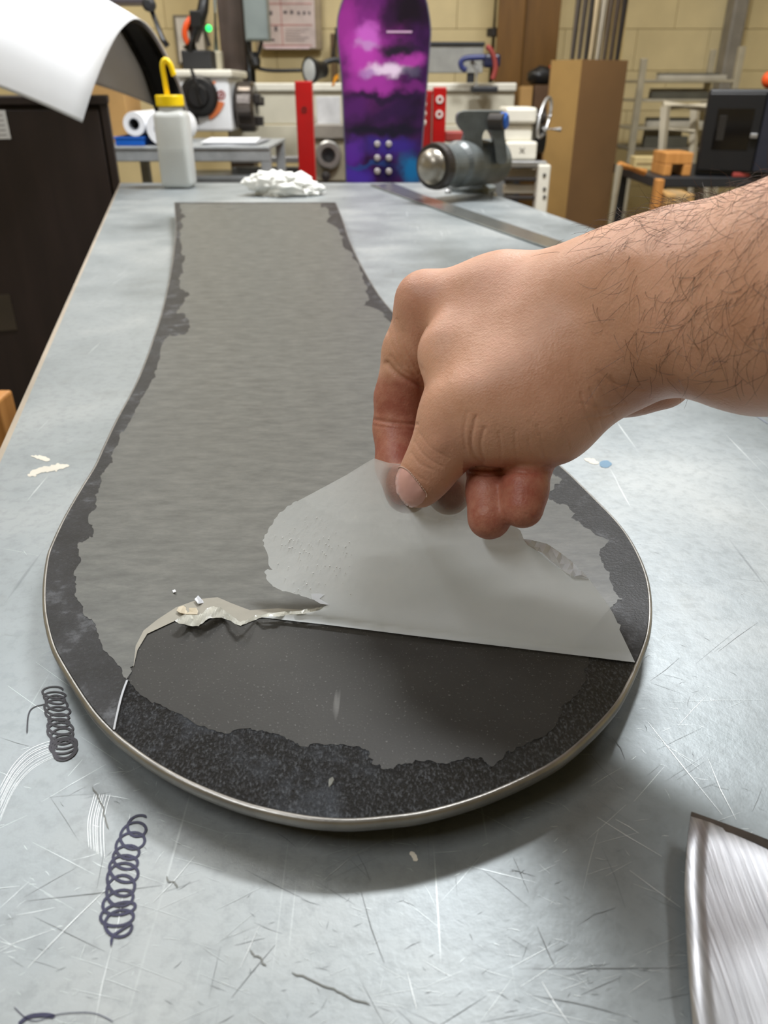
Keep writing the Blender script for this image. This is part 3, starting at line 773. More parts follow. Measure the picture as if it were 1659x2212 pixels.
tmp = bpy.data.objects.new('tmp', me); COL.objects.link(tmp)
md = tmp.modifiers.new('s', 'SUBSURF'); md.levels = 1; md.render_levels = 1
dg = bpy.context.evaluated_depsgraph_get()
me2 = bpy.data.meshes.new_from_object(tmp.evaluated_get(dg)); bpy.data.objects.remove(tmp); bpy.data.meshes.remove(me)
nv = len(me2.vertices)
co = np.empty(nv * 3, np.float32); me2.vertices.foreach_get('co', co); co = co.reshape(-1, 3).astype(np.float64)
no = np.empty(nv * 3, np.float32); me2.vertices.foreach_get('normal', no); no = no.reshape(-1, 3).astype(np.float64)
def to_px(co):
    q = co - np.array((0, 0, CAMZ)); t = q[:, 1] * CP - q[:, 2] * SP; up = q[:, 1] * SP + q[:, 2] * CP
    return CX + q[:, 0] / t * FPX, CY - up / t * FPX, t
ax_, ay_, at_ = to_px(co)
view = co - np.array((0, 0, CAMZ)); view /= np.linalg.norm(view, axis=1)[:, None]
facing = np.clip(-(view * no).sum(1), 0, 1)
disp = np.zeros(nv)
def groove(pts, w, depth, tr=(0, 9)):
    global disp
    best = np.full(nv, 1e9)
    P = smooth_open(pts, 4)
    for (x0, y0), (x1, y1) in zip(P[:-1], P[1:]):
        dx, dy = x1 - x0, y1 - y0; L = dx * dx + dy * dy + 1e-9
        h = np.clip(((ax_ - x0) * dx + (ay_ - y0) * dy) / L, 0, 1)
        best = np.minimum(best, (ax_ - x0 - h * dx) ** 2 + (ay_ - y0 - h * dy) ** 2)
    k = np.exp(-best / (w * w)) * (facing > .02) * (at_ > tr[0]) * (at_ < tr[1])
    disp -= depth * (.0008 if 1060 < pts[0][0] < 1230 and pts[0][1] > 890 else .0009) * k
for pts, w, dpt in (
    ([(1028, 900), (1018, 945), (1022, 980), (1042, 1001)], 4, .7), ([(1046, 925), (1038, 960), (1046, 998)], 3.5, .5), ([(1010, 890), (1002, 930), (1006, 970)], 3.5, .35),
    ([(1078, 935), (1082, 970), (1080, 1003)], 2.5, .35), ([(1112, 930), (1113, 970), (1118, 1000)], 2.5, .3), ([(1160, 920), (1170, 950), (1176, 988)], 2.5, .35), ([(1212, 905), (1222, 935), (1230, 968)], 2.5, .35), ([(1142, 945), (1146, 985)], 2.5, .25),
    ([(896, 955), (918, 985), (955, 1008)], 3, .35), ([(888, 978), (905, 1000), (935, 1016)], 3, .35), ([(905, 935), (930, 965), (970, 990)], 3, .25), ([(870, 1005), (892, 1022), (922, 1040)], 3, .25),
    ([(800, 905), (850, 913), (900, 917)], 4, .8), ([(800, 918), (850, 925), (900, 928)], 3, .3), ([(835, 785), (862, 812), (912, 834)], 6, 1.4), ([(845, 770), (870, 800), (905, 820)], 4, .5),
    ([(846, 685), (862, 750), (898, 812)], 4, .4), ([(858, 690), (880, 755), (906, 805)], 3.5, .35), ([(872, 715), (892, 765), (912, 800)], 3.5, .3), ([(836, 700), (846, 745), (872, 790)], 3.5, .3),
    ([(1275, 840), (1290, 880), (1302, 925)], 3, .4), ([(1295, 825), (1310, 862), (1325, 900)], 3, .4), ([(1255, 850), (1268, 895), (1280, 940)], 3, .35), ([(1318, 815), (1335, 850), (1350, 872)], 3, .45), ([(1290, 800), (1330, 830), (1390, 842)], 3, .35), ([(1250, 870), (1300, 880), (1340, 872)], 2.5, .25), ([(1262, 905), (1300, 900), (1322, 895)], 2.5, .25), ([(1230, 800), (1262, 842), (1280, 860)], 3, .2),
    ([(1010, 1022), (1055, 1026), (1100, 1023)], 2.5, .5), ([(1085, 1016), (1140, 1021), (1195, 1016)], 2.5, .45), ([(1010, 1012), (1050, 1016), (1090, 1012)], 2.5, .25)):
    groove(pts, w, dpt)
# soft forms: knuckle bump, tendon, hollows
def bump_at(x, y, r, a, rx=1.0):
    global disp
    disp += a * .001 * np.exp(-(((ax_ - x) / rx) ** 2 + (ay_ - y) ** 2) / (r * r)) * (facing > 0)
for b in ((905, 640, 45, 1.6, 1), (1000, 840, 40, .8, 1.4), (1235, 660, 40, -1.4, 1.6), (955, 735, 45, -1.3, 1), (1280, 720, 45, -1.2, 1.6), (1100, 780, 60, 1.4, 1.8), (1000, 700, 40, -.4, 2), (1390, 560, 45, 1.2, 2.2), (945, 960, 22, .9, 1)): bump_at(*b)
co += no * disp[:, None]
me2.vertices.foreach_set('co', co.astype(np.float32).ravel())
# colour: palmar finger skin is redder, with the fingers' shade painted in
def blob(x, y, r, rx=1.0): return np.exp(-((((ax_ - x) / rx) ** 2 + (ay_ - y) ** 2) / (r * r)))
red_shade = np.zeros(nv)
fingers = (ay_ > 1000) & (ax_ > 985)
red_shade += np.clip((ay_ - 985) / 30, 0, 1) * (ax_ > 1000) * 0.85 * ((at_ > .3) | True)
red_shade += np.clip((ay_ - 800) / 30, 0, 1) * np.clip((918 - ax_) / 14, 0, 1) * (at_ > .345) * .8
red_shade += .28 * blob(885, 640, 60) + .18 * blob(950, 960, 70) + .25 * blob(900, 1060, 60) + .35 * blob(1410, 870, 45, 1.8) + .12 * blob(1040, 620, 60, 2) + .14 * blob(1150, 850, 70, 1.5)
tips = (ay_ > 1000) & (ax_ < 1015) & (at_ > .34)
red_shade = np.where(tips, .55, red_shade)
red_shade = np.clip(red_shade, 0, 1)
at = me2.attributes.new('redness_shade', 'FLOAT', 'POINT'); at.data.foreach_set('value', red_shade.astype(np.float32))
for p in me2.polygons: p.use_smooth = True
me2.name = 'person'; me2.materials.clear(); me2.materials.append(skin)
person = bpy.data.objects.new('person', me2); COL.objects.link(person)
tag(person, 'bare right hand and hairy forearm, thumb and forefinger pinching the peeled film', 'person')
me2.update()
bvh = BVHTree.FromPolygons([Vector(c) for c in co], [tuple(p.vertices) for p in me2.polygons])
CAM0 = Vector((0, 0, CAMZ))
def hit(px, py, off=0.0):
    d = Vector(ray(px, py)).normalized(); r = bvh.ray_cast(CAM0, d)
    if r[0] is None: return None, None
    return r[0] + r[1] * off, r[1]
# thumb nail
NAIL = [(866, 1011), (880, 1017), (893, 1031), (905, 1046), (919, 1066), (917, 1078), (908, 1088), (896, 1094), (882, 1095), (870, 1084), (861, 1070), (855, 1052), (855, 1034), (859, 1020)]
NC = np.mean(NAIL, 0)
def nail_pt(x, y):
    for k in range(12):
        f = 1 - .03 * k; p, nn = hit(NC[0] + (x - NC[0]) * f, NC[1] + (y - NC[1]) * f)
        if p is not None: break
    e = min(math.hypot(x - a, y - b) for a, b in NAIL)
    return p + nn * (.00012 + .0005 * min(1, e / 12.0))
nl = put('thumb_nail', fill(smooth_closed(NAIL, 3), 5, nail_pt), M('nail', (226, 176, 168), .2, var=.04, scale=90, Specular_IOR_Level=.6), person, smooth=True, label='short pink thumb nail')
bm = bmesh.new(); pr = None
for x, y in smooth_open([(862, 1012), (868, 1009), (882, 1016), (894, 1029), (907, 1045), (921, 1064), (921, 1072)], 4):
    p, nn = hit(x, y, .0004)
    if p is None: continue
    q_ = bm_tube; v0 = p
    if pr is not None: bm_tube([pr, v0], .00034, 6, bm)
    pr = v0
put('cuticle', bm, M('cuticle_skin', (226, 196, 180), .5), person, label='pale dry cuticle round the nail')
# arm hair: thin tapered curved strands rooted on the skin
bm = bmesh.new(); hr = random.Random(33)
cand = np.where((ax_ > 1190) & (ax_ < 1800) & (ay_ < 830))[0]
hand_dir = Vector(tuple(ont(1000, 690, .34) - ont(1500, 640, .29))).normalized()
down = Vector((0, -.35, -1)).normalized()
made = 0
for i in RNG.permutation(cand):
    if made >= 620: break
    x, y = ax_[i], ay_[i]
    dens = min(1.0, max(0.0, (x - 1265) / 300.0))
    topband = y < 545 - (x - 1215) * .29 + 40
    if topband: dens = dens * 2.2 + .05
    if y > 760: dens *= .5
    if hr.random() > dens: continue
    if facing[i] < 0.02 and not (facing[i] == 0 and topband and hr.random() < .4): continue
    made += 1
    p = Vector(co[i]); nn = Vector(no[i]).normalized()
    d = (hand_dir * hr.gauss(.45, .5) + down * hr.gauss(.9, .35) + Vector((hr.gauss(0, .35), hr.gauss(0, .35), hr.gauss(0, .35)))); d = (d - nn * d.dot(nn)).normalized()
    lift = hr.uniform(.12, .5) if not topband else hr.uniform(.3, 1.1)
    L = hr.uniform(.007, .017) * (1.0 if x > 1300 else .7); cur = Vector((hr.gauss(0, 1), hr.gauss(0, 1), hr.gauss(0, 1))) * .75
    pts = [p - nn * .0003]; dv = (d + nn * lift).normalized()
    for k in range(5):
        pts.append(pts[-1] + dv * L / 5); dv = (dv + cur * .22 - nn * lift * .32).normalized()
        if (pts[-1] - p).dot(nn) < .0003: pts[-1] = pts[-1] + nn * (.0004 - (pts[-1] - p).dot(nn))
    bm_tube(pts, [.00006, .00006, .00005, .00005, .00004, .00002], 4, bm, caps=False)
put('arm_hair', bm, M('arm_hair', (58, 42, 34), .45), person, kind='stuff')

# ------------------------------------------------------------------ curved metal scrap, bottom right
ml = smooth_open([(1492, 1758), (1486, 1800), (1482, 1850), (1481, 1905), (1484, 1965), (1488, 2040), (1495, 2120), (1508, 2215), (1530, 2330)], 6)
lft = [onz(x, y, TABLE + .009) for x, y in ml]
topd = (onz(1659, 1812, TABLE + .009) - onz(1492, 1758, TABLE + .009)).normalized()
def scrap(name):
    b = bmesh.new(); rows = []
    for i, p in enumerate(lft):
        v = i / (len(lft) - 1); row = []
        for k in range(13):
            u = k / 12; q = p + topd * (.075 * u)
            q.z = TABLE + .0012 + .0085 * (1 - u) ** 1.5 * (.55 + .45 * math.cos(v * 2.2)) + .0018 * math.sin(math.pi * u) * (1 + .6 * math.sin(v * 7)) + .0008 * math.sin(v * 11 + u * 5)
            row.append(b.verts.new(q))
        rows.append(row)
    for i in range(len(rows) - 1):
        for k in range(12): b.faces.new((rows[i][k], rows[i][k + 1], rows[i + 1][k + 1], rows[i + 1][k]))
    bmesh.ops.recalc_face_normals(b, faces=b.faces); b.normal_update()
    if sum(f.normal.z for f in b.faces) < 0: bmesh.ops.reverse_faces(b, faces=b.faces)
    return b, [r.co.copy() for r in rows[0]]
b, top_row = scrap('s')
sr = root('metal_offcut', lft[0] + topd * .03 - Vector((0, 0, .009)), 'curved shiny brushed steel offcut at the bottom right of the bench', 'metal sheet')
put('sheet', thicken(b, .0007), steel, sr, smooth=True)
bm = bmesh.new(); pr = None
bk = (lft[1] - lft[0]).normalized()
for i, q in enumerate(top_row):
    w = bk * (.0034 + .0004 * math.sin(i * 2.1))
    r_ = (bm.verts.new(q - bk * .0002 + Vector((0, 0, .0002))), bm.verts.new(q + w + Vector((0, 0, .0004))))
    if pr: bm.faces.new((pr[0], r_[0], r_[1], pr[1]))
    pr = r_
put('dark_edge', bm, M('dark_bevel', (62, 54, 48), .5, .3, .2, 120), sr, label='dark strip along the far edge')  # dark brown strip along the bevelled far edge

# ------------------------------------------------------------------ things on the bench
# wash bottle
bc = onz(389, 405, TABLE); k = bc.y / ray(386, 408)[1] / FPX
bo = root('wash_bottle', bc, 'square translucent plastic wash bottle with yellow cap standing on the far bench end', 'bottle')
plast = M('milky_plastic', (232, 234, 230), .35, var=.02, trans=.4)
hw = 33 * k; hb = .168
bm = bm_box(bc.x - hw, bc.x + hw, bc.y - hw, bc.y + hw, TABLE + .0005, TABLE + hb, .014, 3); put('body', bm, plast, bo, smooth=True)
put('liquid', bm_box(bc.x - hw + .0015, bc.x + hw - .0015, bc.y - hw + .0015, bc.y + hw - .0015, TABLE + .002, TABLE + .092, .012, 3), M('cloudy_liquid', (226, 232, 236), .2, trans=.3, var=.01), bo)
put('neck', bm_lathe(bc + Vector((0, 0, hb - .002)), (0, 0, 1), [(.028, 0), (.028, .014), (.0, .014)]), plast, bo, smooth=True)
prf = [(.031, 0), (.0325, .003), (.0325, .021), (.031, .024), (0, .024)]
put('cap', bm_lathe(bc + Vector((0, 0, hb + .009)), (0, 0, 1), prf, 32), yellow, bo)
s0 = bc + Vector((-.004, 0, hb + .03))
put('spout', bm_tube(smooth_open([tuple(s0), tuple(s0 + Vector((-.002, 0, .035))), tuple(s0 + Vector((-.003, 0, .062))), tuple(s0 + Vector((.004, 0, .073))), tuple(s0 + Vector((.014, 0, .066))), tuple(s0 + Vector((.021, 0, .042)))], 6), .0062, 12), yellow, bo, smooth=True)
# crumpled rag
rc = onz(604, 420, TABLE); bm = bmesh.new(); bmesh.ops.create_icosphere(bm, subdivisions=5, radius=1.0)
from mathutils import noise as mn
for v in bm.verts:
    p = v.co.copy(); a = math.atan2(p.y, p.x)
    n1 = mn.fractal(p * 1.3 + Vector((3, 1, 2)), 1.0, 2.0, 4); n2 = abs(mn.noise(p * 3.1)) ; n3 = abs(mn.noise(p * 7 + Vector((5, 0, 0))))
    s = 1 + .35 * n1 + .38 * n2 + .16 * n3
    v.co = Vector((p.x * .062 * s * (1.15 if p.x > 0 else .95), p.y * .05 * s, max(-.02, p.z * .03 * s)))
    v.co.z = max(v.co.z + .018, .0006)
    if p.x > .55: v.co.z *= .75; v.co.x += .012
bmesh.ops.translate(bm, vec=rc, verts=bm.verts)
tag(put('rag', bm, M('white_cloth', (236, 236, 230), .8, var=.02), smooth=True), 'crumpled white rag on the bench between the bottle and the snowboard', 'rag')

# vise at the right far end
vz = onz(1018, 412, TABLE)
vs = root('bench_vise', vz, 'grey enamelled bench vise with a round steel end bolted to the bench corner', 'vise')
put('swivel_base', bm_lathe(vz, (0, 0, 1), [(.058, .0), (.058, .010), (.050, .014), (.042, .02), (.040, .042), (.036, .05), (0, .05)], 32), vise_grey, vs, smooth=False)
A = ont(934, 360, 1.60); Bp = ont(1074, 348, 1.76); axv = Bp - A; Lv = axv.length
put('body', bm_lathe(A, axv, [(0, .004), (.040, .004), (.045, .012), (.045, .030), (.040, .04), (.041, .075), (.047, .085), (.047, Lv - .012), (.040, Lv), (0, Lv)], 36), vise_grey, vs, smooth=False)
put('end_cap', bm_lathe(A - axv.normalized() * .024, axv, [(0, 0), (.012, .001), (.024, .006), (.033, .016), (.036, .026), (.036, .034)], 32), M('worn_steel', (150, 144, 134), .32, .8, .1, 40), vs, smooth=True)
put('collar', bm_lathe(A, axv, [(.037, .0), (.044, .001), (.046, .012), (.046, .02), (.038, .022)], 32), dark_steel, vs)
for bx, by in ((968, 418), (1066, 424)):
    pb = onz(bx, by, TABLE); put('bolt', bm_lathe(pb, (0, 0, 1), [(.008, 0), (.008, .006), (.005, .009), (0, .009)], 6), bright_steel, vs)
Yv = A.y + .075
jp = [(1002, 338), (1000, 308), (1004, 290), (998, 282), (989, 268), (988, 252), (994, 243), (1010, 240), (1060, 240), (1082, 242), (1090, 252), (1090, 290), (1094, 320), (1094, 350), (1074, 352), (1070, 320), (1064, 296), (1056, 283), (1048, 282), (1042, 296), (1040, 338)]
put('fixed_jaw', bm_prism([ony(x, y, Yv) for x, y in smooth_closed(jp, 3)], Vector((0, .05, 0)), 0), vise_grey, vs)
sc = ony(1078, 262, Yv + .012); put('jaw_screw', bm_lathe(sc - Vector((.004, .03, 0)), (1, -.6, 0), [(0, -.02), (.016, -.02), (.016, .012), (0, .012)], 20), dark_steel, vs)
put('screw_cap', bm_lathe(ony(1086, 262, Yv - .012), (1, -.5, 0), [(0, -.004), (.0165, -.004), (.0165, .006), (.013, .010), (0, .010)], 24), blue, vs)
put('anvil', bm_lathe(ony(994, 256, Yv + .025), (1, 0, 0), [(0, -.003), (.012, 0), (.016, .006), (.016, .09), (0, .09)], 20), vise_grey, vs, smooth=True)

# ------------------------------------------------------------------ left: brown cabinet with white sheet on top
YC = 2.24
cr = ony(242, 300, YC); ct = ony(120, 207, YC).z
cb = root('brown_cabinet', (cr.x, YC, 0), 'dark brown cabinet standing left of the workbench, paper label on its front', 'cabinet')
CAB_ROT = math.radians(17)
cmat = Matrix.Translation((cr.x, YC, 0)) @ Matrix.Rotation(CAB_ROT, 4, 'Z')
def cabput(name, box, mt, **kw):
    b = bm_box(*box); b.transform(cmat); return put(name, b, mt, cb, **kw)
cabput('carcass', (-1.28, 0, .02, .40, 0, ct - .02, .004), brown_cab)
cabput('side_panel', (-.018, .001, 0, .02, 0, ct - .004, .002), brown_cab)
cabput('door', (-1.26, -.022, .002, .02, .04, ct - .03, .003), brown_cab)
cabput('top_board', (-1.29, .004, -.004, .41, ct - .02, ct, .003), brown_cab)
def front_x(px, py):
    """local x on the cabinet front under a picture point"""
    d = ray(px, py); nx, ny = -math.sin(CAB_ROT), math.cos(CAB_ROT)
    t = (cr.x * nx + YC * ny) / (d[0] * nx + d[1] * ny); p = Vector((d[0] * t, d[1] * t, CAMZ + d[2] * t))
    return (p.x - cr.x) * math.cos(CAB_ROT) + (p.y - YC) * math.sin(CAB_ROT), p.z
(lx0, lz1), (lx1, lz0) = front_x(-40, 238), front_x(24, 300)
cabput('paper_label', (lx0, lx1, -.002, .001, lz0, lz1), white_paper, label='white printed paper label')
for i in range(5):
    zz = lz1 - .012 - i * .011; cabput('print_line', (lx0 + .02, lx1 - .008, -.0024, -.0018, zz - .0012, zz + .0012), M('grey_print', (150, 150, 156), .7))
(lx0, lz1), (lx1, lz0) = front_x(-40, 640), front_x(38, 712)
cabput('tape_label', (lx0, lx1, -.001, .003, lz0, lz1), M('tape_tan', (62, 54, 44), .5), label='brownish tape label low on the door')
# arched white sheet with black liner
arc = [(178, 265, 1.98), (190, 225, 1.99), (206, 178, 2.01), (226, 128, 2.05), (250, 80, 2.11), (272, 52, 2.18), (294, 40, 2.27), (318, 52, 2.38), (342, 84, 2.50), (366, 130, 2.62), (388, 178, 2.72), (402, 225, 2.79), (412, 268, 2.84)]
AW = [ony(*a) for a in smooth_open(arc, 4)]
AW = [Vector(v) for v in AW]
ex = ony(0, 200, 1.86) - AW[0]; ex = ex * 1.9
ws = root('white_sheet', (AW[0] + ex * .3) * 1.0, 'big glossy white sheet arched over the top of the brown cabinet', 'sheet')
def arch(off, a0, a1, n=10, sag=.0):
    b = bmesh.new(); rows = []
    for k in range(n + 1):
        f = a0 + (a1 - a0) * k / n
        rows.append([b.verts.new(p + ex * f + (Vector((0, 0, sag * math.sin(f * 3)))) + off) for p in AW])
    for k in range(n):
        for i in range(len(AW) - 1): b.faces.new((rows[k][i], rows[k][i + 1], rows[k + 1][i + 1], rows[k + 1][i]))
    bmesh.ops.recalc_face_normals(b, faces=b.faces)
    return b
put('sheet', thicken(arch(Vector(), 0, 1, 10, .01), .002), white_paper, ws, smooth=True)
half = len(AW) // 2
b = bmesh.new(); rows = []
for k in range(4):
    rows.append([b.verts.new(p + ex * (k / 3 * .36) + Vector((-.004, -.012, -.010))) for p in AW[half - 5:]])
for k in range(3):
    for i in range(len(rows[0]) - 1): b.faces.new((rows[k][i], rows[k][i + 1], rows[k + 1][i + 1], rows[k + 1][i]))
put('liner', thicken(b, .005), black, ws, smooth=True, label='black liner under the right edge of the sheet')
# bit of pale wood by the bench's left edge
a = ony(-6, 880, 1.0); tag(put('wooden_post', bm_box(a.x - .06, ony(9, 930, 1.0).x, 1.0, 1.05, 0, ony(0, 868, 1.0).z, .004), orange_wood), 'pale orange wooden post standing beside the bench left edge', 'post')
# cardboard box behind the sheet
bx = root('carton', (-.95, 3.2, .95), 'brown taped carton behind the white sheet', 'box')

# ------------------------------------------------------------------ steel side bench with its things
YB = 3.0
zt = ony(400, 316, YB).z
xr = ony(582, 318, YB).x; xl = ony(200, 318, YB).x
sb = root('steel_side_table', ((xl + xr) / 2, YB + .25, 0), 'small galvanised steel table behind the workbench carrying paper rolls', 'table')
put('top', bm_box(xl, xr, YB, YB + .5, zt - .012, zt, .003), galv, sb)
put('apron', bm_box(xl, xr, YB + .004, YB + .02, zt - .05, zt - .012, .003), galv, sb)
for x in (xr - .035, xl + .03):
    for y in (YB + .005, YB + .44): put('leg', bm_box(x, x + .035, y, y + .035, 0, zt - .012, .003), galv, sb)
put('lower_shelf', bm_box(xl + .02, xr - .02, YB + .02, YB + .46, zt - .33, zt - .31, .003), M('shelf_dark', (84, 84, 86), .5), sb)
# carton on the side table
z1 = ony(230, 75, YB + .2).z; x0 = ony(192, 200, YB + .2).x; x1 = ony(268, 200, YB + .2).x
bx.location = ((x0 + x1) / 2, YB + .3, zt)
put('lower_box', bm_box(x0, x1, YB + .2, YB + .4, zt + .0005, zt + (z1 - zt) * .62, .004), cardboard2, bx)
put('upper_box', bm_box(x0 + .01, x1 - .004, YB + .21, YB + .4, zt + (z1 - zt) * .62, z1, .004), cardboard, bx)
put('tape', bm_box(x0 - .0008, x1 + .0008, YB + .1985, YB + .2, zt + (z1 - zt) * .58, zt + (z1 - zt) * .66), M('packing_tape', (190, 160, 116), .25), bx)
# blue box
p0 = ony(246, 292, YB + .01); p1 = ony(310, 312, YB + .01)
bbx = root('blue_tray', ((p0.x + p1.x) / 2, YB + .1, zt), 'flat blue tray under the paper rolls on the side table', 'tray')
zt2 = zt + (p0.z - p1.z)
put('body', bm_box(p0.x, p1.x, YB + .012, YB + .33, zt + .0005, zt2, .003), blue, bbx)
put('rim', bm_box(p0.x - .003, p1.x + .003, YB + .010, YB + .335, zt2 - .008, zt2, .002), blue, bbx)
def paper_roll(px, py, r_px, Y, ln, label, zrest):
    t = Y / ray(px, py)[1]; r = r_px * t / FPX; c = ony(px, py, Y); c.z = zrest + r + .0005
    g = root('paper_roll', (c.x, Y + ln / 2, zrest), label, 'roll', 'paper rolls on the side table')
    put('roll', bm_lathe(c, (0, 1, 0), [(r * .5, .001), (r * .98, .0), (r, .004), (r, ln - .004), (r * .98, ln), (r * .5, ln)], 32), white_paper, g)
    put('core_tube', bm_lathe(c, (0, 1, 0), [(r * .44, ln), (r * .5, ln), (r * .5, .0005), (r * .44, .0), (r * .44, ln)], 24), M('grey_tube', (130, 134, 140), .6), g)
paper_roll(289, 264, 24, YB + .03, .28, 'short white paper roll lying end on upon the blue tray', zt2)
paper_roll(348, 272, 33, YB + .02, .34, 'larger white paper roll lying behind the wash bottle', zt)
pp = root('paper_stack', (ony(500, 310, YB).x, YB + .15, zt), 'loose stack of white printed sheets on the right end of the side table', 'paper')
px0, px1 = ony(430, 310, YB).x, ony(560, 310, YB).x
for i, (dx, a) in enumerate(((0, .05), (.012, -.08), (-.01, .16))):
    put('sheet', bm_box(px0 + dx, px1 + dx - .02, YB + .03, YB + .33, zt + .001 + i * .004, zt + .004 + i * .004, rot=Matrix.Rotation(a * .5, 3, 'Z')), white_paper if i != 1 else M('grey_sheet', (150, 152, 156), .6), pp)
# things stored on the lower shelf
ls = zt - .31
for i, (a, b2, h, mt, nm, lb) in enumerate(((308, 350, .16, M('bin_grey', (126, 126, 130), .5), 'grey_bin', 'plain grey bin on the shelf under the steel side table'),
                                          (440, 505, .10, M('bin_pale', (168, 168, 174), .5), 'pale_bin', 'pale grey bin under the side table behind the wash bottle'),
                                          (276, 300, .07, black, 'black_case', 'small black case at the left end of the side table shelf'))):
    X0, X1 = ony(a, 350, YB + .05).x, ony(b2, 350, YB + .05).x
    g = root(nm, ((X0 + X1) / 2, YB + .15, ls), lb, 'bin' if i < 2 else 'case')
    put('body', bm_box(X0, X1, YB + .04, YB + .26, ls + .0005, ls + h, .006), mt, g); put('rim', bm_box(X0 - .005, X1 + .005, YB + .035, YB + .265, ls + h - .012, ls + h, .003), mt, g)
    if i == 1:
        put('knob', bm_lathe(Vector(((X0 * 2 + X1) / 3, YB + .1, ls + h)), (0, 0, 1), [(.012, 0), (.014, .03), (.022, .035), (.022, .055), (0, .06)], 20), red, g)

# ------------------------------------------------------------------ lathe
YL = 3.65
lt = root('metal_lathe', (0, YL + .3, 0), 'cream and grey metal lathe filling the background behind the benches', 'lathe')
pbox('headstock', 372, 166, 498, 284, YL, .38, M('lathe_white', (224, 226, 228), .35, var=.02), lt, .01)
pbox('headstock_cover', 366, 150, 500, 167, YL - .02, .42, machine_white, lt, .01)
t = YL / ray(430, 205)[1] / FPX
dc = ony(432, 208, YL); put('gear_dial', bm_lathe(dc, (0, -1, 0), [(40 * t, .0), (40 * t, .02), (34 * t, .034), (24 * t, .036), (20 * t, .05), (0, .05)], 32), black, lt)
put('dial_handle', bm_tube([ony(436, 225, YL - .05), ony(424, 180, YL - .06), ony(412, 146, YL - .055)], [.012, .009, .006], 12), black, lt)
put('lower_dial', bm_lathe(ony(398, 256, YL), (0, -1, 0), [(30 * t, 0), (30 * t, .03), (24 * t, .045), (0, .045)], 28), black, lt)
pts = [ony(432 + r * math.cos(a), 208 + r * math.sin(a), YL - .002) for r, aa in ((55, np.linspace(.25, 1.15, 9)), (41, np.linspace(1.15, .25, 9))) for a in aa]
put('scale_plate', bm_prism(pts, Vector((0, -.006, 0))), M('orange_plate', (206, 112, 62), .5), lt, label='orange scale plate beside the dial')
put('red_emblem', bm_lathe(ony(478, 205, YL), (0, -1, 0), [(9 * t, 0), (9 * t, .003), (6 * t, .003), (6 * t, 0)], 20), red_dull, lt)
put('red_emblem', bm_lathe(ony(478, 205, YL), (0, -1, 0), [(3.5 * t, 0), (3.5 * t, .003), (0, .003)], 12), red_dull, lt)
put('red_emblem', bm_lathe(ony(463, 178, YL), (0, -1, 0), [(3.0 * t, 0), (3.0 * t, .003), (0, .003)], 12), M('orange_dot', (226, 140, 96), .5), lt)
cc = ony(498, 231, YL + .12); put('chuck', bm_lathe(cc, (1, 0, 0), [(.05, 0), (.05, .03), (.092, .034), (.098, .045), (.098, .10), (.090, .112), (.03, .114), (.03, .10), (0, .10)], 36), M('chuck_steel', (96, 90, 86), .25, .85, .1, 20), lt)
for a in (0.4, 2.5, 4.6):
    d = Vector((0, math.cos(a), math.sin(a)))
    put('chuck_jaw', bm_box(cc.x + .112, cc.x + .14, cc.y + d.y * .055 - .018, cc.y + d.y * .055 + .018, cc.z + d.z * .055 - .018, cc.z + d.z * .055 + .018, .003), dark_steel, lt)
put('spindle', bm_lathe(cc - Vector((.04, 0, 0)), (1, 0, 0), [(.06, 0), (.06, .045), (0, .045)], 28), bright_steel, lt)
pbox('splash_rail', 498, 179, 1116, 197, YL + .36, .05, machine_white, lt, .006)
pbox('splash_panel', 498, 197, 1110, 268, YL + .38, .02, M('panel_cream', (208, 202, 182), .5, var=.02), lt, .004)
pbox('lower_panel', 498, 270, 1110, 345, YL + .37, .02, M('panel_cream2', (198, 192, 172), .5, var=.02), lt, .004)
pbox('bed_rail', 500, 338, 720, 352, YL + .05, .06, bright_steel, lt, .004)
pbox('bed_rail', 500, 362, 720, 378, YL + .1, .06, machine_grey, lt, .004)
pbox('bed', 380, 380, 1090, 470, YL + .02, .3, machine_grey, lt, .01)
pbox('apron', 672, 268, 745, 300, YL - .05, .25, M('apron_grey', (142, 136, 126), .4, .2), lt, .006)
pbox('apron_block', 676, 300, 745, 392, YL - .03, .22, M('apron_pale', (150, 142, 122), .45, .1), lt, .008)
fc = ony(710, 334, YL - .04); put('flange', bm_lathe(fc, (0, -1, 0), [(29 * t, 0), (29 * t, .02), (25 * t, .028), (16 * t, .028), (14 * t, .01), (0, .01)], 32), bright_steel, lt)
put('flange_bore', bm_lathe(fc, (0, -1, 0), [(13 * t, 0), (13 * t, .024), (0, .02)], 24), black, lt)
put('apron_knob', bm_lathe(ony(706, 378, YL - .03), (0, -1, 0), [(8 * t, 0), (6 * t, .03), (10 * t, .04), (10 * t, .06), (0, .065)], 20), dark_steel, lt)
pbox('apron_sheet', 684, 208, 735, 268, YL - .02, .02, M('paper_grey', (196, 196, 196), .6), lt, .002)
# tailstock on the right
YT = 3.1
ts = lt
pbox('tailstock_cap', 1092, 232, 1160, 268, YT, .2, machine_white, ts, .01)
pbox('tailstock_body', 1086, 269, 1150, 306, YT + .015, .2, machine_white, ts, .008)
pbox('tailstock_foot', 1092, 306, 1160, 346, YT - .01, .22, machine_white, ts, .008)
tt = YT / ray(1130, 324)[1] / FPX
c = ony(1128, 325, YT - .011)
for sgn in (1, -1): put('cross_mark', bm_tube([c + Vector((-5 * tt, 0, -5 * tt * sgn)), c + Vector((5 * tt, 0, 5 * tt * sgn))], .0016, 6), dark_steel, ts)
wc = ony(1176, 254, YT + .06); ring_pts = [wc + Vector((math.sin(a) * .016, math.cos(a) * .02, math.sin(a) * .0)) + Vector((math.cos(a) * .022, math.sin(a) * .03, math.sin(a) * .064)) for a in np.linspace(0, 2 * math.pi, 33)]
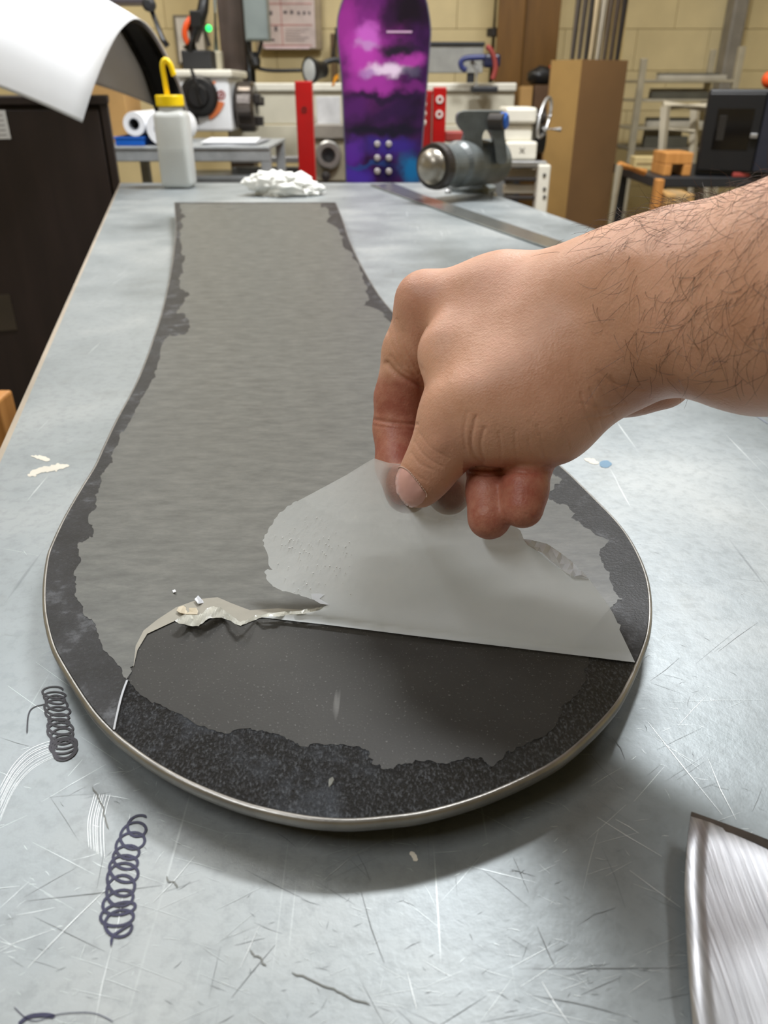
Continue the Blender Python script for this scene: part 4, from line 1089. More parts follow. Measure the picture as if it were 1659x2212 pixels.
put('handwheel', bm_tube(ring_pts, .006, 10), bright_steel, ts, smooth=True)
put('handwheel_hub', bm_lathe(wc - Vector((.05, 0, 0)), (1, 0, 0), [(.02, 0), (.024, .03), (.018, .055), (0, .06)], 20), dark_steel, ts)
put('crank', bm_tube([ony(1172, 278, YT + .04), ony(1212, 280, YT + .02)], [.006, .008], 10), bright_steel, ts)
put('motor', bm_lathe(ony(1152, 300, YT + .12), (1, 0, 0), [(.0, 0), (.05, 0), (.05, .04), (0, .04)], 24), black, ts)
pbox('rail', 1088, 348, 1182, 362, YT - .03, .04, bright_steel, ts, .004); pbox('rail', 1088, 384, 1160, 392, YT - .02, .03, dark_steel, ts, .003)
pbox('rail', 1088, 400, 1160, 418, YT, .03, M('rail_cream', (186, 178, 160), .5), ts, .003); pbox('rail', 1088, 366, 1160, 382, YT + .02, .03, M('rail_cream', (186, 178, 160), .5), ts, .003)
pbox('rail', 1088, 424, 1160, 432, YT - .02, .03, dark_steel, ts, .003)
pbox('end_leg', 1158, 356, 1184, 500, YT - .05, .06, machine_white, ts, .006)
for yy in (378, 408, 425): put('screw', bm_lathe(ony(1176, yy, YT - .05), (0, -1, 0), [(.006, 0), (.006, .004), (0, .005)], 8), dark_steel, ts)
pbox('lathe_leg', 400, 470, 480, 760, YL + .05, .25, machine_grey, lt); pbox('lathe_leg', 1060, 470, 1150, 760, YL + .05, .25, machine_grey, lt)

# gooseneck lamp on the splash rail
g = root('work_lamp', ony(748, 180, 3.75), 'black gooseneck work lamp above the left red post', 'lamp')
put('shade', bm_lathe(ony(672, 152, 3.7), (-.75, -.66, -.05), [(.018, -.075), (.03, -.07), (.034, -.04), (.05, 0), (.05, .012), (.046, .012)], 28), black, g)
put('lens', bm_lathe(ony(672, 152, 3.7) + Vector((-.75, -.66, -.05)) * .005, (-.75, -.66, -.05), [(.046, 0), (.04, .006), (0, .009)], 24), M('lens_glass', (196, 200, 200), .15), g)
put('gooseneck', bm_tube(smooth_open([tuple(ony(690, 146, 3.76)), tuple(ony(705, 134, 3.78)), tuple(ony(730, 130, 3.8)), tuple(ony(748, 150, 3.82)), tuple(ony(748, 182, 3.85))], 5), .011, 10), charcoal, g, smooth=True)
tag(put('orange_clip', bm_prism([ony(x, y, 3.9) for x, y in ((716, 186), (723, 164), (729, 160), (731, 168), (724, 176), (722, 186))], Vector((0, .02, 0))), M('amber_clip', (224, 146, 26), .4)), 'small amber clip on the rail left of the purple snowboard', 'clip')

# ------------------------------------------------------------------ red stand and purple snowboard
YR = 2.8
xl0, xl1 = ony(641, 280, YR).x, ony(677, 280, YR).x
xr0, xr1 = ony(934, 280, YR).x, ony(962, 280, YR).x
zr = ony(660, 175, YR).z; zr2 = ony(950, 188, YR).z
rd = root('red_press_stand', ((xl0 + xr1) / 2, YR + .1, 0), 'red steel stand with two drilled posts on either side of the purple snowboard', 'stand')
def hole_post(x0, x1, zt_, dx):
    w = x1 - x0
    put('post', bm_box(x0, x1, YR, YR + w, 0, zt_, .004), red, rd)
    for k in range(2 if dx else 1):
        zc = zt_ - .035 - .042 * k if dx else zt_ - .08
        put('hole_rim', bm_lathe(Vector(((x0 + x1) / 2 + (.0), YR + .0005, zc)), (0, -1, 0), [(.012 if dx else .008, 0), (.012 if dx else .008, .003), (.006, .003), (.006, 0)], 18), M('hole_light', (214, 204, 196), .5) if dx else dark_steel, rd)
hole_post(xl0, xl1, zr, 0); hole_post(xr0, xr1, zr2, 1)
put('shaded_side', bm_box(xr0 - .03, xr0 - .002, YR + .01, YR + .03, 0, zr2 - .01, .003), M('shadow_red', (150, 22, 22), .4), rd)  # right post's dark side face, its shade painted as a deeper red
put('cross_beam', bm_box(xl1 + .001, xr0 - .031, YR + .06, YR + .1, .55, .66, .004), red, rd)
put('foot', bm_box(xl0 - .02, xl1 + .02, YR - .15, YR + .3, 0.0, .05, .004), red, rd); put('foot', bm_box(xr0 - .035, xr1 + .02, YR - .15, YR + .3, 0.0, .05, .004), red, rd)
put('side_arm', bm_box(xr1 + .001, xr1 + .10, YR + .02, YR + .06, ony(1000, 308, YR).z, ony(1000, 284, YR).z, .006), red_dull, rd)
for k in range(4):
    zc = ony(918, 205 + k * 20, YR).z; put('spacer', bm_lathe(Vector((xr0 - .034, YR - .012, zc)), (0, -1, 0), [(.0, -.012), (.011, -.012), (.013, 0), (.009, .008), (0, .008)], 16), machine_white, rd)
YS = 2.5
sL = [(752, 470), (750, 430), (748, 398), (744, 300), (739, 181), (733, 120), (730, 90), (729, 60), (731, 34), (741, 0), (760, -40), (790, -72), (828, -84), (866, -74), (896, -44), (918, -6), (927, 36), (930, 66), (929, 90), (926, 130), (922, 181), (915, 270), (909, 350), (906, 398), (905, 430), (904, 470)]
poly = [ony(x, y, YS) for x, y in smooth_closed(sL, 3)]
zmin = min(p.z for p in poly)
pg = root('purple_snowboard', (ony(828, 398, YS).x, YS, .55), 'purple galaxy print snowboard standing upright behind the bench', 'snowboard')
for p in poly: p.y += 0
# extend down to its tail, which stands on a beam of the red stand
tailp = [Vector((poly[0].x + .002, YS, .62)), Vector((poly[0].x + .03, YS, .575)), Vector((pg.location.x, YS, .56)), Vector((poly[-3].x - .03, YS, .575)), Vector((poly[-3].x - .002, YS, .62))]
full = poly[:-2] + tailp[::-1]
def gal_place(x, y, rx, ry):
    a = ony(x, y, YS); b2 = ony(x + rx, y + ry, YS); o = pg.location
    return (a.x - o.x, 0, a.z - o.z), abs(b2.x - a.x), abs(b2.z - a.z)
galaxy = m_galaxy(gal_place)
put('base_graphic', bm_prism(full, Vector((0, .008, 0))), galaxy, pg)
bm = bmesh.new(); ec = [p + Vector((0, .002, 0)) for p in full] + [full[0] + Vector((0, .002, 0))]
bm_tube(ec, .0028, 6, bm); put('edge', bm, M('board_edge', (120, 118, 140), .35, .6), pg, smooth=True)
ins = M('insert_metal', (206, 200, 202), .3, .5)
ts_ = YS / ray(828, 340)[1] / FPX
for x, y in ((815, 311), (840, 311), (815, 341), (840, 341), (815, 370), (840, 370)):
    put('insert', bm_lathe(ony(x, y, YS), (0, -1, 0), [(6.5 * ts_, 0), (6.5 * ts_, .0015), (4 * ts_, .003), (0, .003)], 18), ins, pg)
put('print_stripe', bm_box(ony(835, 68, YS).x, ony(890, 68, YS).x, YS - .0008, YS, ony(850, 71, YS).z, ony(850, 66.5, YS).z), M('print_pink', (196, 160, 190), .4), pg, label='thin pale printed line')
# the pedestal the board stands on
tag(put('low_crate', bm_box(pg.location.x - .2, pg.location.x + .2, YS - .09, YS + .1, 0, .56, .006), cardboard), 'low crate under the upright purple snowboard', 'crate')

# ------------------------------------------------------------------ machines and wall things at the back, left
YM = 4.3
cl = root('machine_column', (ony(502, 80, YM).x, YM + .1, 0), 'dark brown machine column rising behind the lathe headstock', 'machine')
xa, xb = ony(474, 80, YM).x, ony(528, 80, YM).x
put('column', bm_box(xa, xb, YM, YM + .16, 0, 2.4, .006), M('column_brown', (74, 62, 56), .45), cl)
put('slide', bm_box(xb, xb + .02, YM + .02, YM + .1, 1.0, 2.3, .003), M('slide_grey', (98, 104, 112), .4), cl)
eb = root('switch_box', (ony(550, 60, YM - .05).x, YM - .02, 1.4), 'grey electrical switch box hung beside the dark machine column', 'box')
pbox('enclosure', 525, -60, 576, 88, YM - .12, .1, grey_box, eb, .004)
pbox('door', 528, -58, 573, 84, YM - .125, .004, grey_box, eb, .001)
put('cable', bm_tube(smooth_open([tuple(ony(537, 88, YM - .07)), tuple(ony(538, 112, YM - .07)), tuple(ony(545, 140, YM - .06)), tuple(ony(548, 178, YM - .02))], 5), .012, 10), black, eb, smooth=True)
put('cable', bm_tube(smooth_open([tuple(ony(566, 88, YM - .07)), tuple(ony(560, 110, YM - .07)), tuple(ony(552, 140, YM - .06)), tuple(ony(580, 152, YM - .06)), tuple(ony(650, 152, YM - .1))], 5), .008, 10), charcoal, eb, smooth=True)
put('cable_gland', bm_lathe(ony(550, 132, YM - .08), (.3, -.5, -1), [(0, -.03), (.026, -.03), (.03, 0), (.02, .03), (0, .03)], 18), black, eb)
gp = root('steel_pipe', (ony(465, 80, YM - .1).x, YM - .1, ony(466, 150, YM - .1).z), 'thin pale blue pipe on a clear foot left of the dark machine column', 'pipe')
put('pipe', bm_tube([ony(467, 112, YM - .1), ony(462, -60, YM - .1)], .012, 12), M('pipe_blue', (150, 166, 172), .35, .4), gp, smooth=True)
pbox('foot', 455, 110, 478, 152, YM - .13, .06, M('foot_cream', (196, 190, 168), .3), gp, .004)
# hand tool rack with orange handle, black tool and a green light
tp = root('tool_holder', (ony(420, 120, 3.9).x, 3.9, ony(420, 150, 3.85).z), 'black tool holder with an orange grip and a lit green lamp', 'tool')
pbox('base', 392, 108, 456, 150, 3.85, .12, charcoal, tp, .006)
put('grip', bm_tube(smooth_open([tuple(ony(413, 38, 3.86)), tuple(ony(402, 55, 3.85)), tuple(ony(399, 76, 3.85)), tuple(ony(406, 94, 3.86))], 5), [.012] * 15 + [.012], 10), orange, tp, smooth=True)
put('body', bm_tube([ony(412, 108, 3.88), ony(420, 70, 3.87), ony(438, 22, 3.88), ony(446, -40, 3.9)], [.035, .03, .024, .018], 12), black, tp, smooth=True)
put('clamp', bm_box(*[f for q_ in ((ony(410, 40, 3.84).x, ony(432, 40, 3.84).x), (3.84, 3.9), (ony(420, 58, 3.84).z, ony(420, 22, 3.84).z)) for f in q_], .004), black, tp)
put('spring', bm_tube([ony(424, 90, 3.83), ony(440, 60, 3.82), ony(452, 100, 3.83)], .010, 8), dark_steel, tp)
gl = NT('green_lamp'); gl.set(color=lin((40, 220, 110)), **{'Emission Color': lin((30, 220, 100)), 'Emission Strength': 2.0})
bm = bmesh.new(); bmesh.ops.create_uvsphere(bm, u_segments=16, v_segments=10, radius=.013, matrix=Matrix.Translation(ony(451, 61, 3.82))); put('green_lamp', bm, gl.m, tp, smooth=True, label='lit green indicator lamp')
pf = root('framed_notice', ony(395, 90, 4.94), 'white notice in a thin grey frame on the wall behind the tool holder', 'notice')
pbox('frame', 378, 32, 446, 140, 4.95, .02, M('frame_grey', (120, 112, 96), .5), pf, .003); pbox('sheet', 384, 38, 440, 134, 4.944, .006, M('notice_white', (214, 208, 200), .6), pf, .001)
# notice board with a pinkish chart
nb = root('notice_board', ony(628, 20, 4.9), 'wall notice board with a faded pink printed chart right of the switch box', 'notice board')
pbox('board', 545, -160, 692, 108, 4.93, .03, M('board_taupe', (146, 130, 104), .6), nb, .006)
pbox('chart', 560, -140, 678, 104, 4.924, .005, M('chart_paper', (194, 178, 174), .6), nb, .001)
pk = M('chart_red', (176, 120, 116), .6); gk = M('chart_grey', (92, 82, 86), .6)
for y in (8, 54, 98): pbox('rule', 564, y - 1.2, 674, y + 1.2, 4.9225, .001, pk, nb, .0)
for x in (608,): pbox('rule', x - 1, -10, x + 1, 100, 4.9225, .001, pk, nb, 0)
for x, y, w, h in ((580, 28, 16, 9), (596, 62, 6, 10), (616, 26, 8, 6), (630, 26, 6, 8), (645, 28, 5, 7), (657, 28, 5, 7), (668, 28, 4, 7), (586, 86, 14, 4)): pbox('picture', x - w / 2, y - h / 2, x + w / 2, y + h / 2, 4.9215, .001, gk, nb, 0)
for k in range(5): pbox('text_line', 616, 62 + k * 6, 668 - (k % 3) * 9, 63.5 + k * 6, 4.922, .001, M('chart_text', (150, 136, 136), .6), nb, 0)
pbox('gloss_strip', 572, 100, 668, 106, 4.923, .004, M('chart_gloss', (222, 200, 204), .3), nb, .001)
# black articulated arm at the top left
ba = root('desk_lamp', ony(330, 10, 3.2), 'black jointed lamp arm hanging down at the top behind the white sheet', 'lamp')
put('upper_bar', bm_tube([ony(345, -60, 3.2), ony(322, 8, 3.2)], .010, 10), black, ba, smooth=True)
put('lower_bar', bm_tube([ony(322, 8, 3.2), ony(352, 86, 3.15), ony(362, 100, 3.15)], .010, 10), black, ba, smooth=True)
put('joint', bm_lathe(ony(322, 10, 3.17), (0, -1, 0), [(0, -.02), (.02, -.02), (.022, .01), (.012, .02), (0, .02)], 20), charcoal, ba)
pbox('head', 200, -26, 312, 6, 3.2, .14, M('lamp_grey', (98, 92, 100), .5), ba, .008)
fc_ = root('beam_bracket', ony(722, 110, 4.7), 'dark bracket on the cream wall left of the purple snowboard', 'bracket')
put('plate', bm_box(ony(714, 100, 4.7).x, ony(724, 100, 4.7).x, 4.7, 4.98, ony(716, 180, 4.7).z, ony(716, 72, 4.7).z, .004), M('bracket_brown', (92, 70, 40), .5), fc_)
put('arm', bm_tube([ony(720, 120, 4.7), ony(728, 60, 4.7)], .012, 8), dark_steel, fc_)

# ------------------------------------------------------------------ back right
YP = 4.2
mon = root('whiteboard', ony(990, 160, YP), 'light grey whiteboard with a dark top edge behind the purple snowboard', 'whiteboard')
pbox('panel', 900, 98, 1044, 158, YP, .03, M('panel_grey', (150, 150, 146), .4), mon, .004); pbox('top_edge', 896, 90, 1048, 99, YP - .01, .05, charcoal, mon, .004)
mx = ony(1018, 158, YP).x; put('stand', bm_box(mx - .018, mx + .018, YP + .01, YP + .03, 0, ony(1018, 158, YP).z, .004), charcoal, mon); put('foot', bm_box(mx - .2, mx + .2, YP - .05, YP + .1, 0, .03, .004), charcoal, mon)
ch = root('hose_rig', ony(1055, 190, 3.9), 'blue and red hoses on a small pump rig right of the grey panel', 'hose rig')
put('blue_hose', bm_tube(smooth_open([tuple(ony(x, y, 3.9)) for x, y in ((1008, 152), (998, 146), (996, 134), (1006, 126), (1030, 124), (1060, 124), (1078, 130))], 5), .012, 10), M('navy_hose', (44, 52, 104), .4), ch, smooth=True)
put('red_hose', bm_tube(smooth_open([tuple(ony(x, y, 3.88)) for x, y in ((1050, 100), (1060, 108), (1068, 128), (1070, 150), (1064, 172))], 5), .011, 10), red_dull, ch, smooth=True)
pbox('pump', 1046, 116, 1082, 146, 3.88, .1, M('navy_pump', (28, 32, 62), .4), ch, .012)
put('strut', bm_tube([ony(1028, 196, 3.92), ony(1030, 150, 3.92), ony(1018, 132, 3.92)], .010, 8), M('strut_grey', (160, 160, 156), .4, .3), ch)
pbox('strut_base', 1020, 186, 1076, 200, 3.88, .1, charcoal, ch, .006)
pipe = root('wall_conduit', ony(1062, 50, 4.75), 'dark vertical conduit pipe on the wall left of the brown wooden panel', 'pipe')
put('pipe', bm_tube([Vector((ony(1064, 50, 4.8).x, 4.8, 0)), Vector((ony(1064, 50, 4.8).x + .02, 4.8, 3.0))], .034, 14), M('conduit_taupe', (112, 100, 76), .5), pipe, smooth=True)
put('clamp', bm_lathe(Vector((ony(1064, 70, 4.8).x + .01, 4.8, ony(1064, 70, 4.8).z)), (0, 0, 1), [(.034, -.02), (.042, -.018), (.042, .018), (.034, .02)], 16), dark_steel, pipe)
wp = root('leaning_plywood', (ony(1130, 60, 4.5).x, 4.52, 0), 'tall brown wooden panel leaning at the back wall left of the pole bundle', 'panel')
for i, (a, b2) in enumerate(((1076, 1134), (1135, 1212))):
    xa, xb = ony(a, 60, 4.5).x, ony(b2, 60, 4.5).x; put('plank', bm_box(xa, xb - .003, 4.5 + i * .03, 4.54 + i * .03, 0, 2.6, .004), brown_panel, wp)
# shelf with small boxes under the brown panel
sx0, sx1 = ony(1122, 235, 4.2).x, ony(1250, 235, 4.2).x; szz = ony(1140, 236, 4.2).z
sh = root('low_shelf', ((sx0 + sx1) / 2, 4.4, 0), 'dark low shelf unit behind the tailstock carrying small cartons', 'shelf')
put('top_board', bm_box(sx0, sx1, 4.2, 4.48, szz - .03, szz, .004), charcoal, sh)
for x in (sx0, sx1 - .03): put('side_board', bm_box(x, x + .03, 4.2, 4.48, 0, szz - .03, .003), charcoal, sh)
def carton(x0, y0, x1, y1, Y, d, mt, label, zb):
    a = ony(x0, (y0 + y1) / 2, Y); b2 = ony(x1, (y0 + y1) / 2, Y); ht = abs(ony(x0, y0, Y).z - ony(x0, y1, Y).z)
    g = root('carton', ((a.x + b2.x) / 2, Y + d / 2, zb), label, 'box')
    put('box', bm_box(a.x, b2.x, Y, Y + d, zb + .0005, zb + ht, .004), mt, g)
    put('flap', bm_box(a.x + .003, b2.x - .003, Y + .002, Y + d * .48, zb + ht, zb + ht + .004, .001), mt, g)
    return zb + ht + .0045
zA = carton(1124, 188, 1150, 236, 4.22, .08, cardboard2, 'upright pale carton on the low shelf left of the pole bundle', szz)
zB = carton(1153, 186, 1200, 236, 4.23, .08, M('box_brown', (96, 70, 48), .7), 'dark brown carton on the low shelf beside the pale upright one', szz)
zC = carton(1130, 134, 1170, 180, 4.34, .12, M('box_taupe', (112, 92, 60), .7), 'taupe carton on the rear of the low shelf', szz)
bg = root('black_bag', (ony(1168, 190, 4.27).x, 4.27, zB), 'black slumped bag on top of the dark brown carton', 'bag')
bm = bmesh.new(); bmesh.ops.create_icosphere(bm, subdivisions=3, radius=1)
cB = ony(1168, 186, 4.27)
for v in bm.verts:
    q = v.co; s = 1 + .2 * mn.noise(q * 2); v.co = Vector((cB.x + q.x * .068 * s, 4.27 + q.y * .045 * s, zB + max(0.001, .035 + q.z * .045 * s)))
put('bag', bm, black, bg, smooth=True)
put('red_tab', bm_box(cB.x + .03, cB.x + .075, 4.24, 4.26, zB + .068, zB + .082, .003), orange, bg)

# tall carton with poles
YX = 3.45
pA, pE, pD = ony(1190, 126, YX + .12), ony(1258, 128, YX), ony(1357, 132, YX + .14)
ztop = pE.z
tx = root('tall_carton', (pE.x, YX + .15, 0), 'tall open cardboard box full of poles standing right of the lathe', 'box')
pF = pA + pD - pE
base4 = [Vector((p.x, p.y, 0)) for p in (pA, pE, pD, pF)]
def wall4(i, j, nm, mt):
    a, b2 = base4[i], base4[j]; d = (b2 - a).normalized(); nrm = Vector((-d.y, d.x, 0))
    put(nm, bm_prism([a, b2, b2 + nrm * .006, a + nrm * .006], Vector((0, 0, ztop))), mt, tx)
card_shade = M('cardboard_shaded', (112, 82, 48), .8, var=.05, scale=4)  # darker copy of the cardboard, paints shade on the box's other faces
wall4(0, 1, 'left_face', cardboard); wall4(1, 2, 'right_face', card_shade); wall4(2, 3, 'back_face', card_shade); wall4(3, 0, 'back_face', card_shade)
put('bottom', bm_prism([b_ + Vector((0, 0, .002)) for b_ in base4], Vector((0, 0, .006))), card_shade, tx)
cen = sum(base4, Vector()) / 4
pole_specs = [(1200, (60, 50, 42), 'dark brown'), (1214, (168, 150, 118), 'tan'), (1226, (70, 60, 52), 'charcoal'), (1236, (176, 166, 148), 'pale grey'), (1248, (54, 46, 40), 'near black'), (1260, (88, 74, 60), 'brown'), (1272, (40, 34, 30), 'black'), (1284, (84, 70, 58), 'mid brown'), (1294, (150, 124, 84), 'wood coloured'), (1308, (48, 40, 36), 'thin black')]
ordn = ['leftmost', 'second', 'third', 'fourth', 'fifth', 'sixth', 'seventh', 'eighth', 'ninth', 'tenth']
tilt = Vector((.018, .0, 1))
e1 = (base4[1] - base4[0]); e2 = (base4[2] - base4[1]); 
for i, (px, c, nm) in enumerate(pole_specs):
    b_ = .20 + .145 * (i // 2) + (.085 if i % 2 else 0); a_ = .24 if i % 2 else .70; rad = .0178
    b0 = base4[1] + (base4[0] - base4[1]) * a_ + (base4[2] - base4[1]) * b_ + Vector((-.012, 0, .012))
    p1 = b0 + tilt * (1.88 + .03 * (i % 4))
    rod = root('pole', b0, ('%s pole from the left in the tall cardboard box, %s' % (ordn[i], nm)), 'pole', 'poles in the tall carton')
    put('shaft', bm_tube([b0, p1], rad, 10), M('pole_%d' % i, c, .5), rod, smooth=True)
    put('end_cap', bm_lathe(p1, tilt, [(rad, -.01), (rad * 1.05, -.008), (rad * 1.05, .008), (0, .01)], 10), charcoal, rod)
# pale timber behind the poles
xa, xb = ony(1316, 60, YX + .28).x, ony(1354, 60, YX + .28).x
tag(put('timber_post', bm_box(xa, xb, YX + .30, YX + .34, 0, 2.2, .004), M('pale_timber', (196, 172, 116), .6)), 'pale timber post standing upright behind the tall cardboard box', 'post')

# rear right wall items
cd = root('wall_pipe', (ony(1588, 80, 4.8).x, 4.8, 1.2), 'grey vertical pipe on the right part of the block wall', 'pipe')
xg = ony(1590, 80, 4.86).x
put('pipe', bm_box(xg - .04, xg + .04, 4.86, 4.98, .4, 3.0, .012), M('pipe_grey', (126, 120, 110), .5), cd); put('bracket', bm_box(xg - .06, xg + .06, 4.84, 4.98, 1.75, 1.78, .003), dark_steel, cd)
ral = M('rack_alu', (168, 160, 140), .4, .3)
YK = 4.2
rk = root('storage_rack', (ony(1470, 300, YK).x, YK + .2, 0), 'pale metal storage rack with long stock against the right back wall', 'rack')
xL, xR = ony(1372, 230, YK).x, ony(1588, 230, YK).x
zT = ony(1372, 126, YK).z; zT2 = ony(1588, 100, YK).z
for x, z in ((xL, zT), (xR - .03, zT2)):
    for y in (YK, YK + .36): put('upright', bm_box(x, x + .03, y, y + .03, 0, z, .003), ral, rk)
for y in (172, 214, 275, 320, 372):
    z = ony(1450, y, YK).z; put('shelf_board', bm_box(xL, xR, YK + .005, YK + .38, z - .012, z, .002), ral if y < 300 else M('shelf_grey', (104, 98, 86), .5), rk)
def stock(x0, x1, y, n, mt, nm, lb, h=.02, w=.05, off=0):
    zb = ony(1450, y, YK).z
    for i in range(n):
        a, b2 = ony(x0 + i * 9, 250, YK).x, ony(x1 - i * 6, 250, YK).x
        g = put(nm, bm_box(a, b2, YK + .03 + i * (w + .012) + off, YK + .03 + i * (w + .012) + w + off, zb + .0005, zb + h * (1 + .5 * (i % 2)), .002), mt[i % len(mt)])
        tag(g, lb % ['front', 'second', 'third', 'rear'][i], 'stock bar', 'stock bars on the storage rack')
dkm = M('stock_dark', (82, 80, 70), .5, .2); plm = M('stock_pale', (166, 160, 146), .5); grm = M('stock_green', (70, 92, 66), .5)
stock(1415, 1560, 172, 4, [plm, dkm, grm, plm], 'stock_bar', '%s bar on the top shelf of the storage rack')
stock(1405, 1540, 214, 3, [dkm, plm, dkm], 'stock_bar', '%s bar on the second shelf of the storage rack', .03)
stock(1405, 1530, 275, 3, [plm, dkm, plm], 'stock_bar', '%s bar on the third shelf of the storage rack', .026)
stock(1405, 1500, 320, 2, [dkm, plm], 'stock_bar', '%s bar on the fourth shelf of the storage rack', .05)
# white open frame in front of the rack
YW = 3.7
wf = root('display_stand', (ony(1480, 345, YW).x, YW + .08, 0), 'white painted open stand in front of the storage rack', 'stand')
wfm = M('frame_white', (188, 178, 156), .5, var=.03)
def bar(nm, x0, y0, x1, y1, Y, w, mt, par):
    if y1 > 500:
        a_, b_ = ony(x0, y0, Y), ony(x1, y1, Y); k_ = a_.z / (a_.z - b_.z); return put(nm, bm_tube([a_, a_ + (b_ - a_) * k_], w, 4), mt, par)
    return put(nm, bm_tube([ony(x0, y0, Y), ony(x1, y1, Y)], w, 4), mt, par)
bar('upright', 1438, 230, 1412, 560, YW, .022, wfm, wf); bar('upright', 1502, 232, 1484, 560, YW + .1, .022, wfm, wf); bar('rail', 1432, 228, 1532, 232, YW + .02, .018, wfm, wf); bar('rail', 1436, 280, 1500, 284, YW + .05, .008, wfm, wf)
bar('upright', 1532, 232, 1524, 560, YW + .16, .018, wfm, wf)
# timber bench and black table right
YD = 3.05
bt = root('black_table', (ony(1560, 390, YD).x, YD + .3, 0), 'black table under the black enclosure at the right', 'table')
ztb = ony(1500, 383, YD).z; xa, xb = ony(1414, 383, YD).x, ony(1850, 383, YD).x
put('top', bm_box(xa, xb, YD, YD + .6, ztb - .035, ztb, .004), charcoal, bt)
for x in (xa + .02, xb - .06): put('leg', bm_box(x, x + .04, YD + .03, YD + .07, 0, ztb - .035, .003), charcoal, bt)
for x in (xa + .02, xb - .06): put('leg', bm_box(x, x + .04, YD + .54, YD + .58, 0, ztb - .035, .003), charcoal, bt)
put('cross_brace', bm_box(xa + .06, xb - .06, YD + .1, YD + .13, .3, .36, .003), charcoal, bt)
lr = root('long_rail', (ony(1350, 420, 2.9).x, 2.9, 0), 'pale angled steel rail leaning at the left end of the black table', 'rail')
put('strut', bm_tube([Vector((ony(1330, 480, 2.9).x - .03, 2.9, 0)), ony(1338, 356, 2.92)], .013, 6), ral, lr); put('arm', bm_tube([ony(1338, 356, 2.92), ony(1392, 372, 2.98)], .013, 6), orange_wood, lr)
wl = root('wooden_trestle', (ony(1424, 430, 2.9).x, 2.92, 0), 'orange wooden trestle leg under the black table', 'trestle')
put('leg', bm_box(ony(1414, 430, 2.9).x, ony(1430, 430, 2.9).x, 2.9, 2.94, 0, ony(1424, 388, 2.9).z, .003), orange_wood, wl)
put('foot', bm_box(ony(1404, 430, 2.9).x, ony(1440, 430, 2.9).x, 2.88, 2.98, 0, .03, .003), orange_wood, wl)
cx0, cx1 = ony(1440, 440, 2.86).x, ony(1498, 440, 2.86).x; zz = ony(1460, 420, 2.86).z
fx = root('floor_carton', ((cx0 + cx1) / 2, 2.94, 0), 'brown carton under the black table right of the trestle leg', 'box')
put('box', bm_box(cx0, cx1, 2.86, 3.0, 0, zz, .004), cardboard2, fx); put('tape', bm_box((cx0 + cx1) / 2 - .02, (cx0 + cx1) / 2 + .02, 2.859, 3.001, zz - .1, zz + .001), M('packing_tape', (190, 160, 116), .25), fx)
# wooden U block and planks on the black table
ub = root('wooden_block', (ony(1475, 355, YD + .1).x, YD + .15, ztb), 'notched pale wooden block on the left end of the black table', 'wood block')
x0, x1 = ony(1436, 350, YD + .05).x, ony(1496, 350, YD + .05).x; zh = ony(1470, 330, YD + .05).z; hh = max(.06, zh - ztb)
put('bridge', bm_box(x0, x1, YD + .05, YD + .2, ztb + hh * .5, ztb + hh, .003), orange_wood, ub)
put('foot', bm_box(x0, x0 + .03, YD + .05, YD + .2, ztb + .0005, ztb + hh * .5, .003), orange_wood, ub); put('foot', bm_box(x1 - .03, x1, YD + .05, YD + .2, ztb + .0005, ztb + hh * .5, .003), orange_wood, ub)
pk2 = root('pale_plank', (ony(1400, 345, YD + .25).x, YD + .3, ztb), 'pale plank lying behind the notched wooden block', 'plank')
put('plank', bm_box(ony(1372, 345, YD + .25).x, ony(1440, 345, YD + .25).x, YD + .25, YD + .32, ztb + .0005, ztb + .05, .003), M('pale_plank', (190, 170, 120), .6), pk2)
put('groove', bm_box(ony(1376, 345, YD + .25).x, ony(1436, 345, YD + .25).x, YD + .249, YD + .25, ztb + .022, ztb + .028), M('plank_dark', (120, 100, 64), .7), pk2)
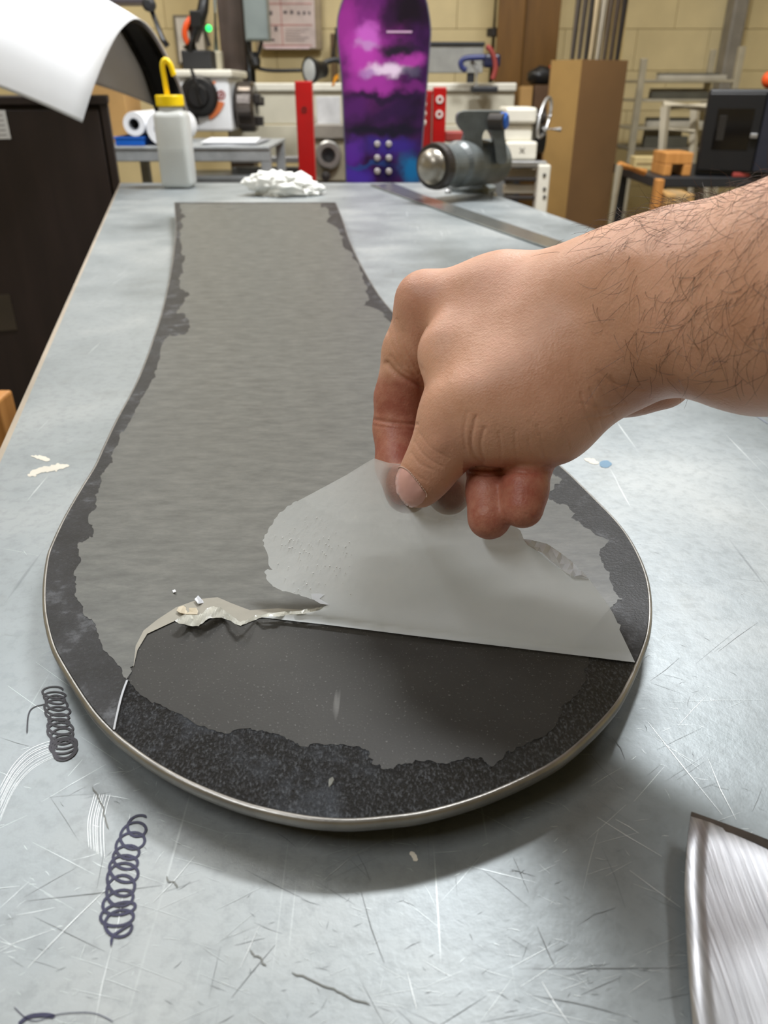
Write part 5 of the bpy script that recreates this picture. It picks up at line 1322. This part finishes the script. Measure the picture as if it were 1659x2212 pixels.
# black enclosure
YE = 3.1
xa, xc, xd = ony(1516, 290, YE).x, ony(1628, 290, YE).x, ony(1720, 290, YE).x
ze = ony(1560, 192, YE).z
en = root('black_enclosure', ((xa + xd) / 2, YE + .3, ztb), 'black machine enclosure with a dark window standing on the black table', 'machine')
emat = Matrix.Translation((xa, YE, 0)) @ Matrix.Rotation(math.radians(-20), 4, 'Z')
def encput(name, box, mt, **kw):
    b = bm_box(*box); b.transform(emat); return put(name, b, mt, en, **kw)
wc_, wd_ = (xc - xa) * 1.02, (xd - xa) * 1.06
encput('cabinet', (0, wd_, .015, .36, ztb + .0005, ze, .008), black)
encput('door', (.004, wc_, 0, .014, ztb + .02, ze - .012, .004), black)
encput('window', (.04, wc_ - .03, -.002, 0, ztb + .09, ze - .06, .001), M('dark_glass', (14, 12, 12), .08))
encput('side_column', (wc_ + .002, wd_, -.01, .014, ztb + .02, ze - .004, .004), M('navy_black', (34, 36, 46), .4))
encput('handle', (wc_ - .03, wc_ - .006, -.02, -.0, (ztb + ze) / 2 - .012, (ztb + ze) / 2 + .004, .003), bright_steel)
for i in range(1): encput('inner_part', (.05 + i * .035, .075 + i * .035, -.0035, -.002, ztb + .12 + .04 * i, ztb + .2 + .05 * i, .0005), M('inner_grey', (38, 36, 34), .3))
ob = bmesh.new(); bmesh.ops.create_uvsphere(ob, u_segments=24, v_segments=14, radius=.03, matrix=Matrix.Translation((ony(1662, 180, YE + .22).x, YE + .22, ze + .0305)))
tag(put('orange_ball', ob, orange, smooth=True), 'orange ball on top of the black enclosure', 'ball')
rx = put('red_strip', bm_box(ony(1600, 390, 2.98).x, ony(1760, 390, 2.98).x, YD, YD + .02, ztb + .0005, ztb + .016, .003), red_dull); tag(rx, 'dull red strip lying on the front of the black table', 'strip')

# pieces of a part go one level deeper
def nest(root_name, child, part):
    r = bpy.data.objects[root_name]
    p = next(o for o in r.children if o.name.split('.')[0] == part)
    for o in list(r.children):
        if o.name.split('.')[0] == child: o.parent = p
nest('wash_bottle', 'spout', 'cap'); nest('wash_bottle', 'liquid', 'body'); nest('person', 'cuticle', 'thumb_nail')
nest('metal_lathe', 'chuck_jaw', 'chuck'); nest('metal_lathe', 'dial_handle', 'gear_dial'); nest('metal_lathe', 'flange_bore', 'flange'); nest('metal_lathe', 'crank', 'handwheel'); nest('metal_lathe', 'screw', 'end_leg')
nest('black_enclosure', 'window', 'door'); nest('black_enclosure', 'handle', 'door'); nest('brown_cabinet', 'print_line', 'paper_label')
nest('red_press_stand', 'hole_rim', 'post') if False else None
nest('bench_vise', 'end_cap', 'body'); nest('bench_vise', 'screw_cap', 'jaw_screw'); nest('notice_board', 'rule', 'chart'); nest('notice_board', 'picture', 'chart'); nest('notice_board', 'text_line', 'chart')
nest('work_lamp', 'lens', 'shade')
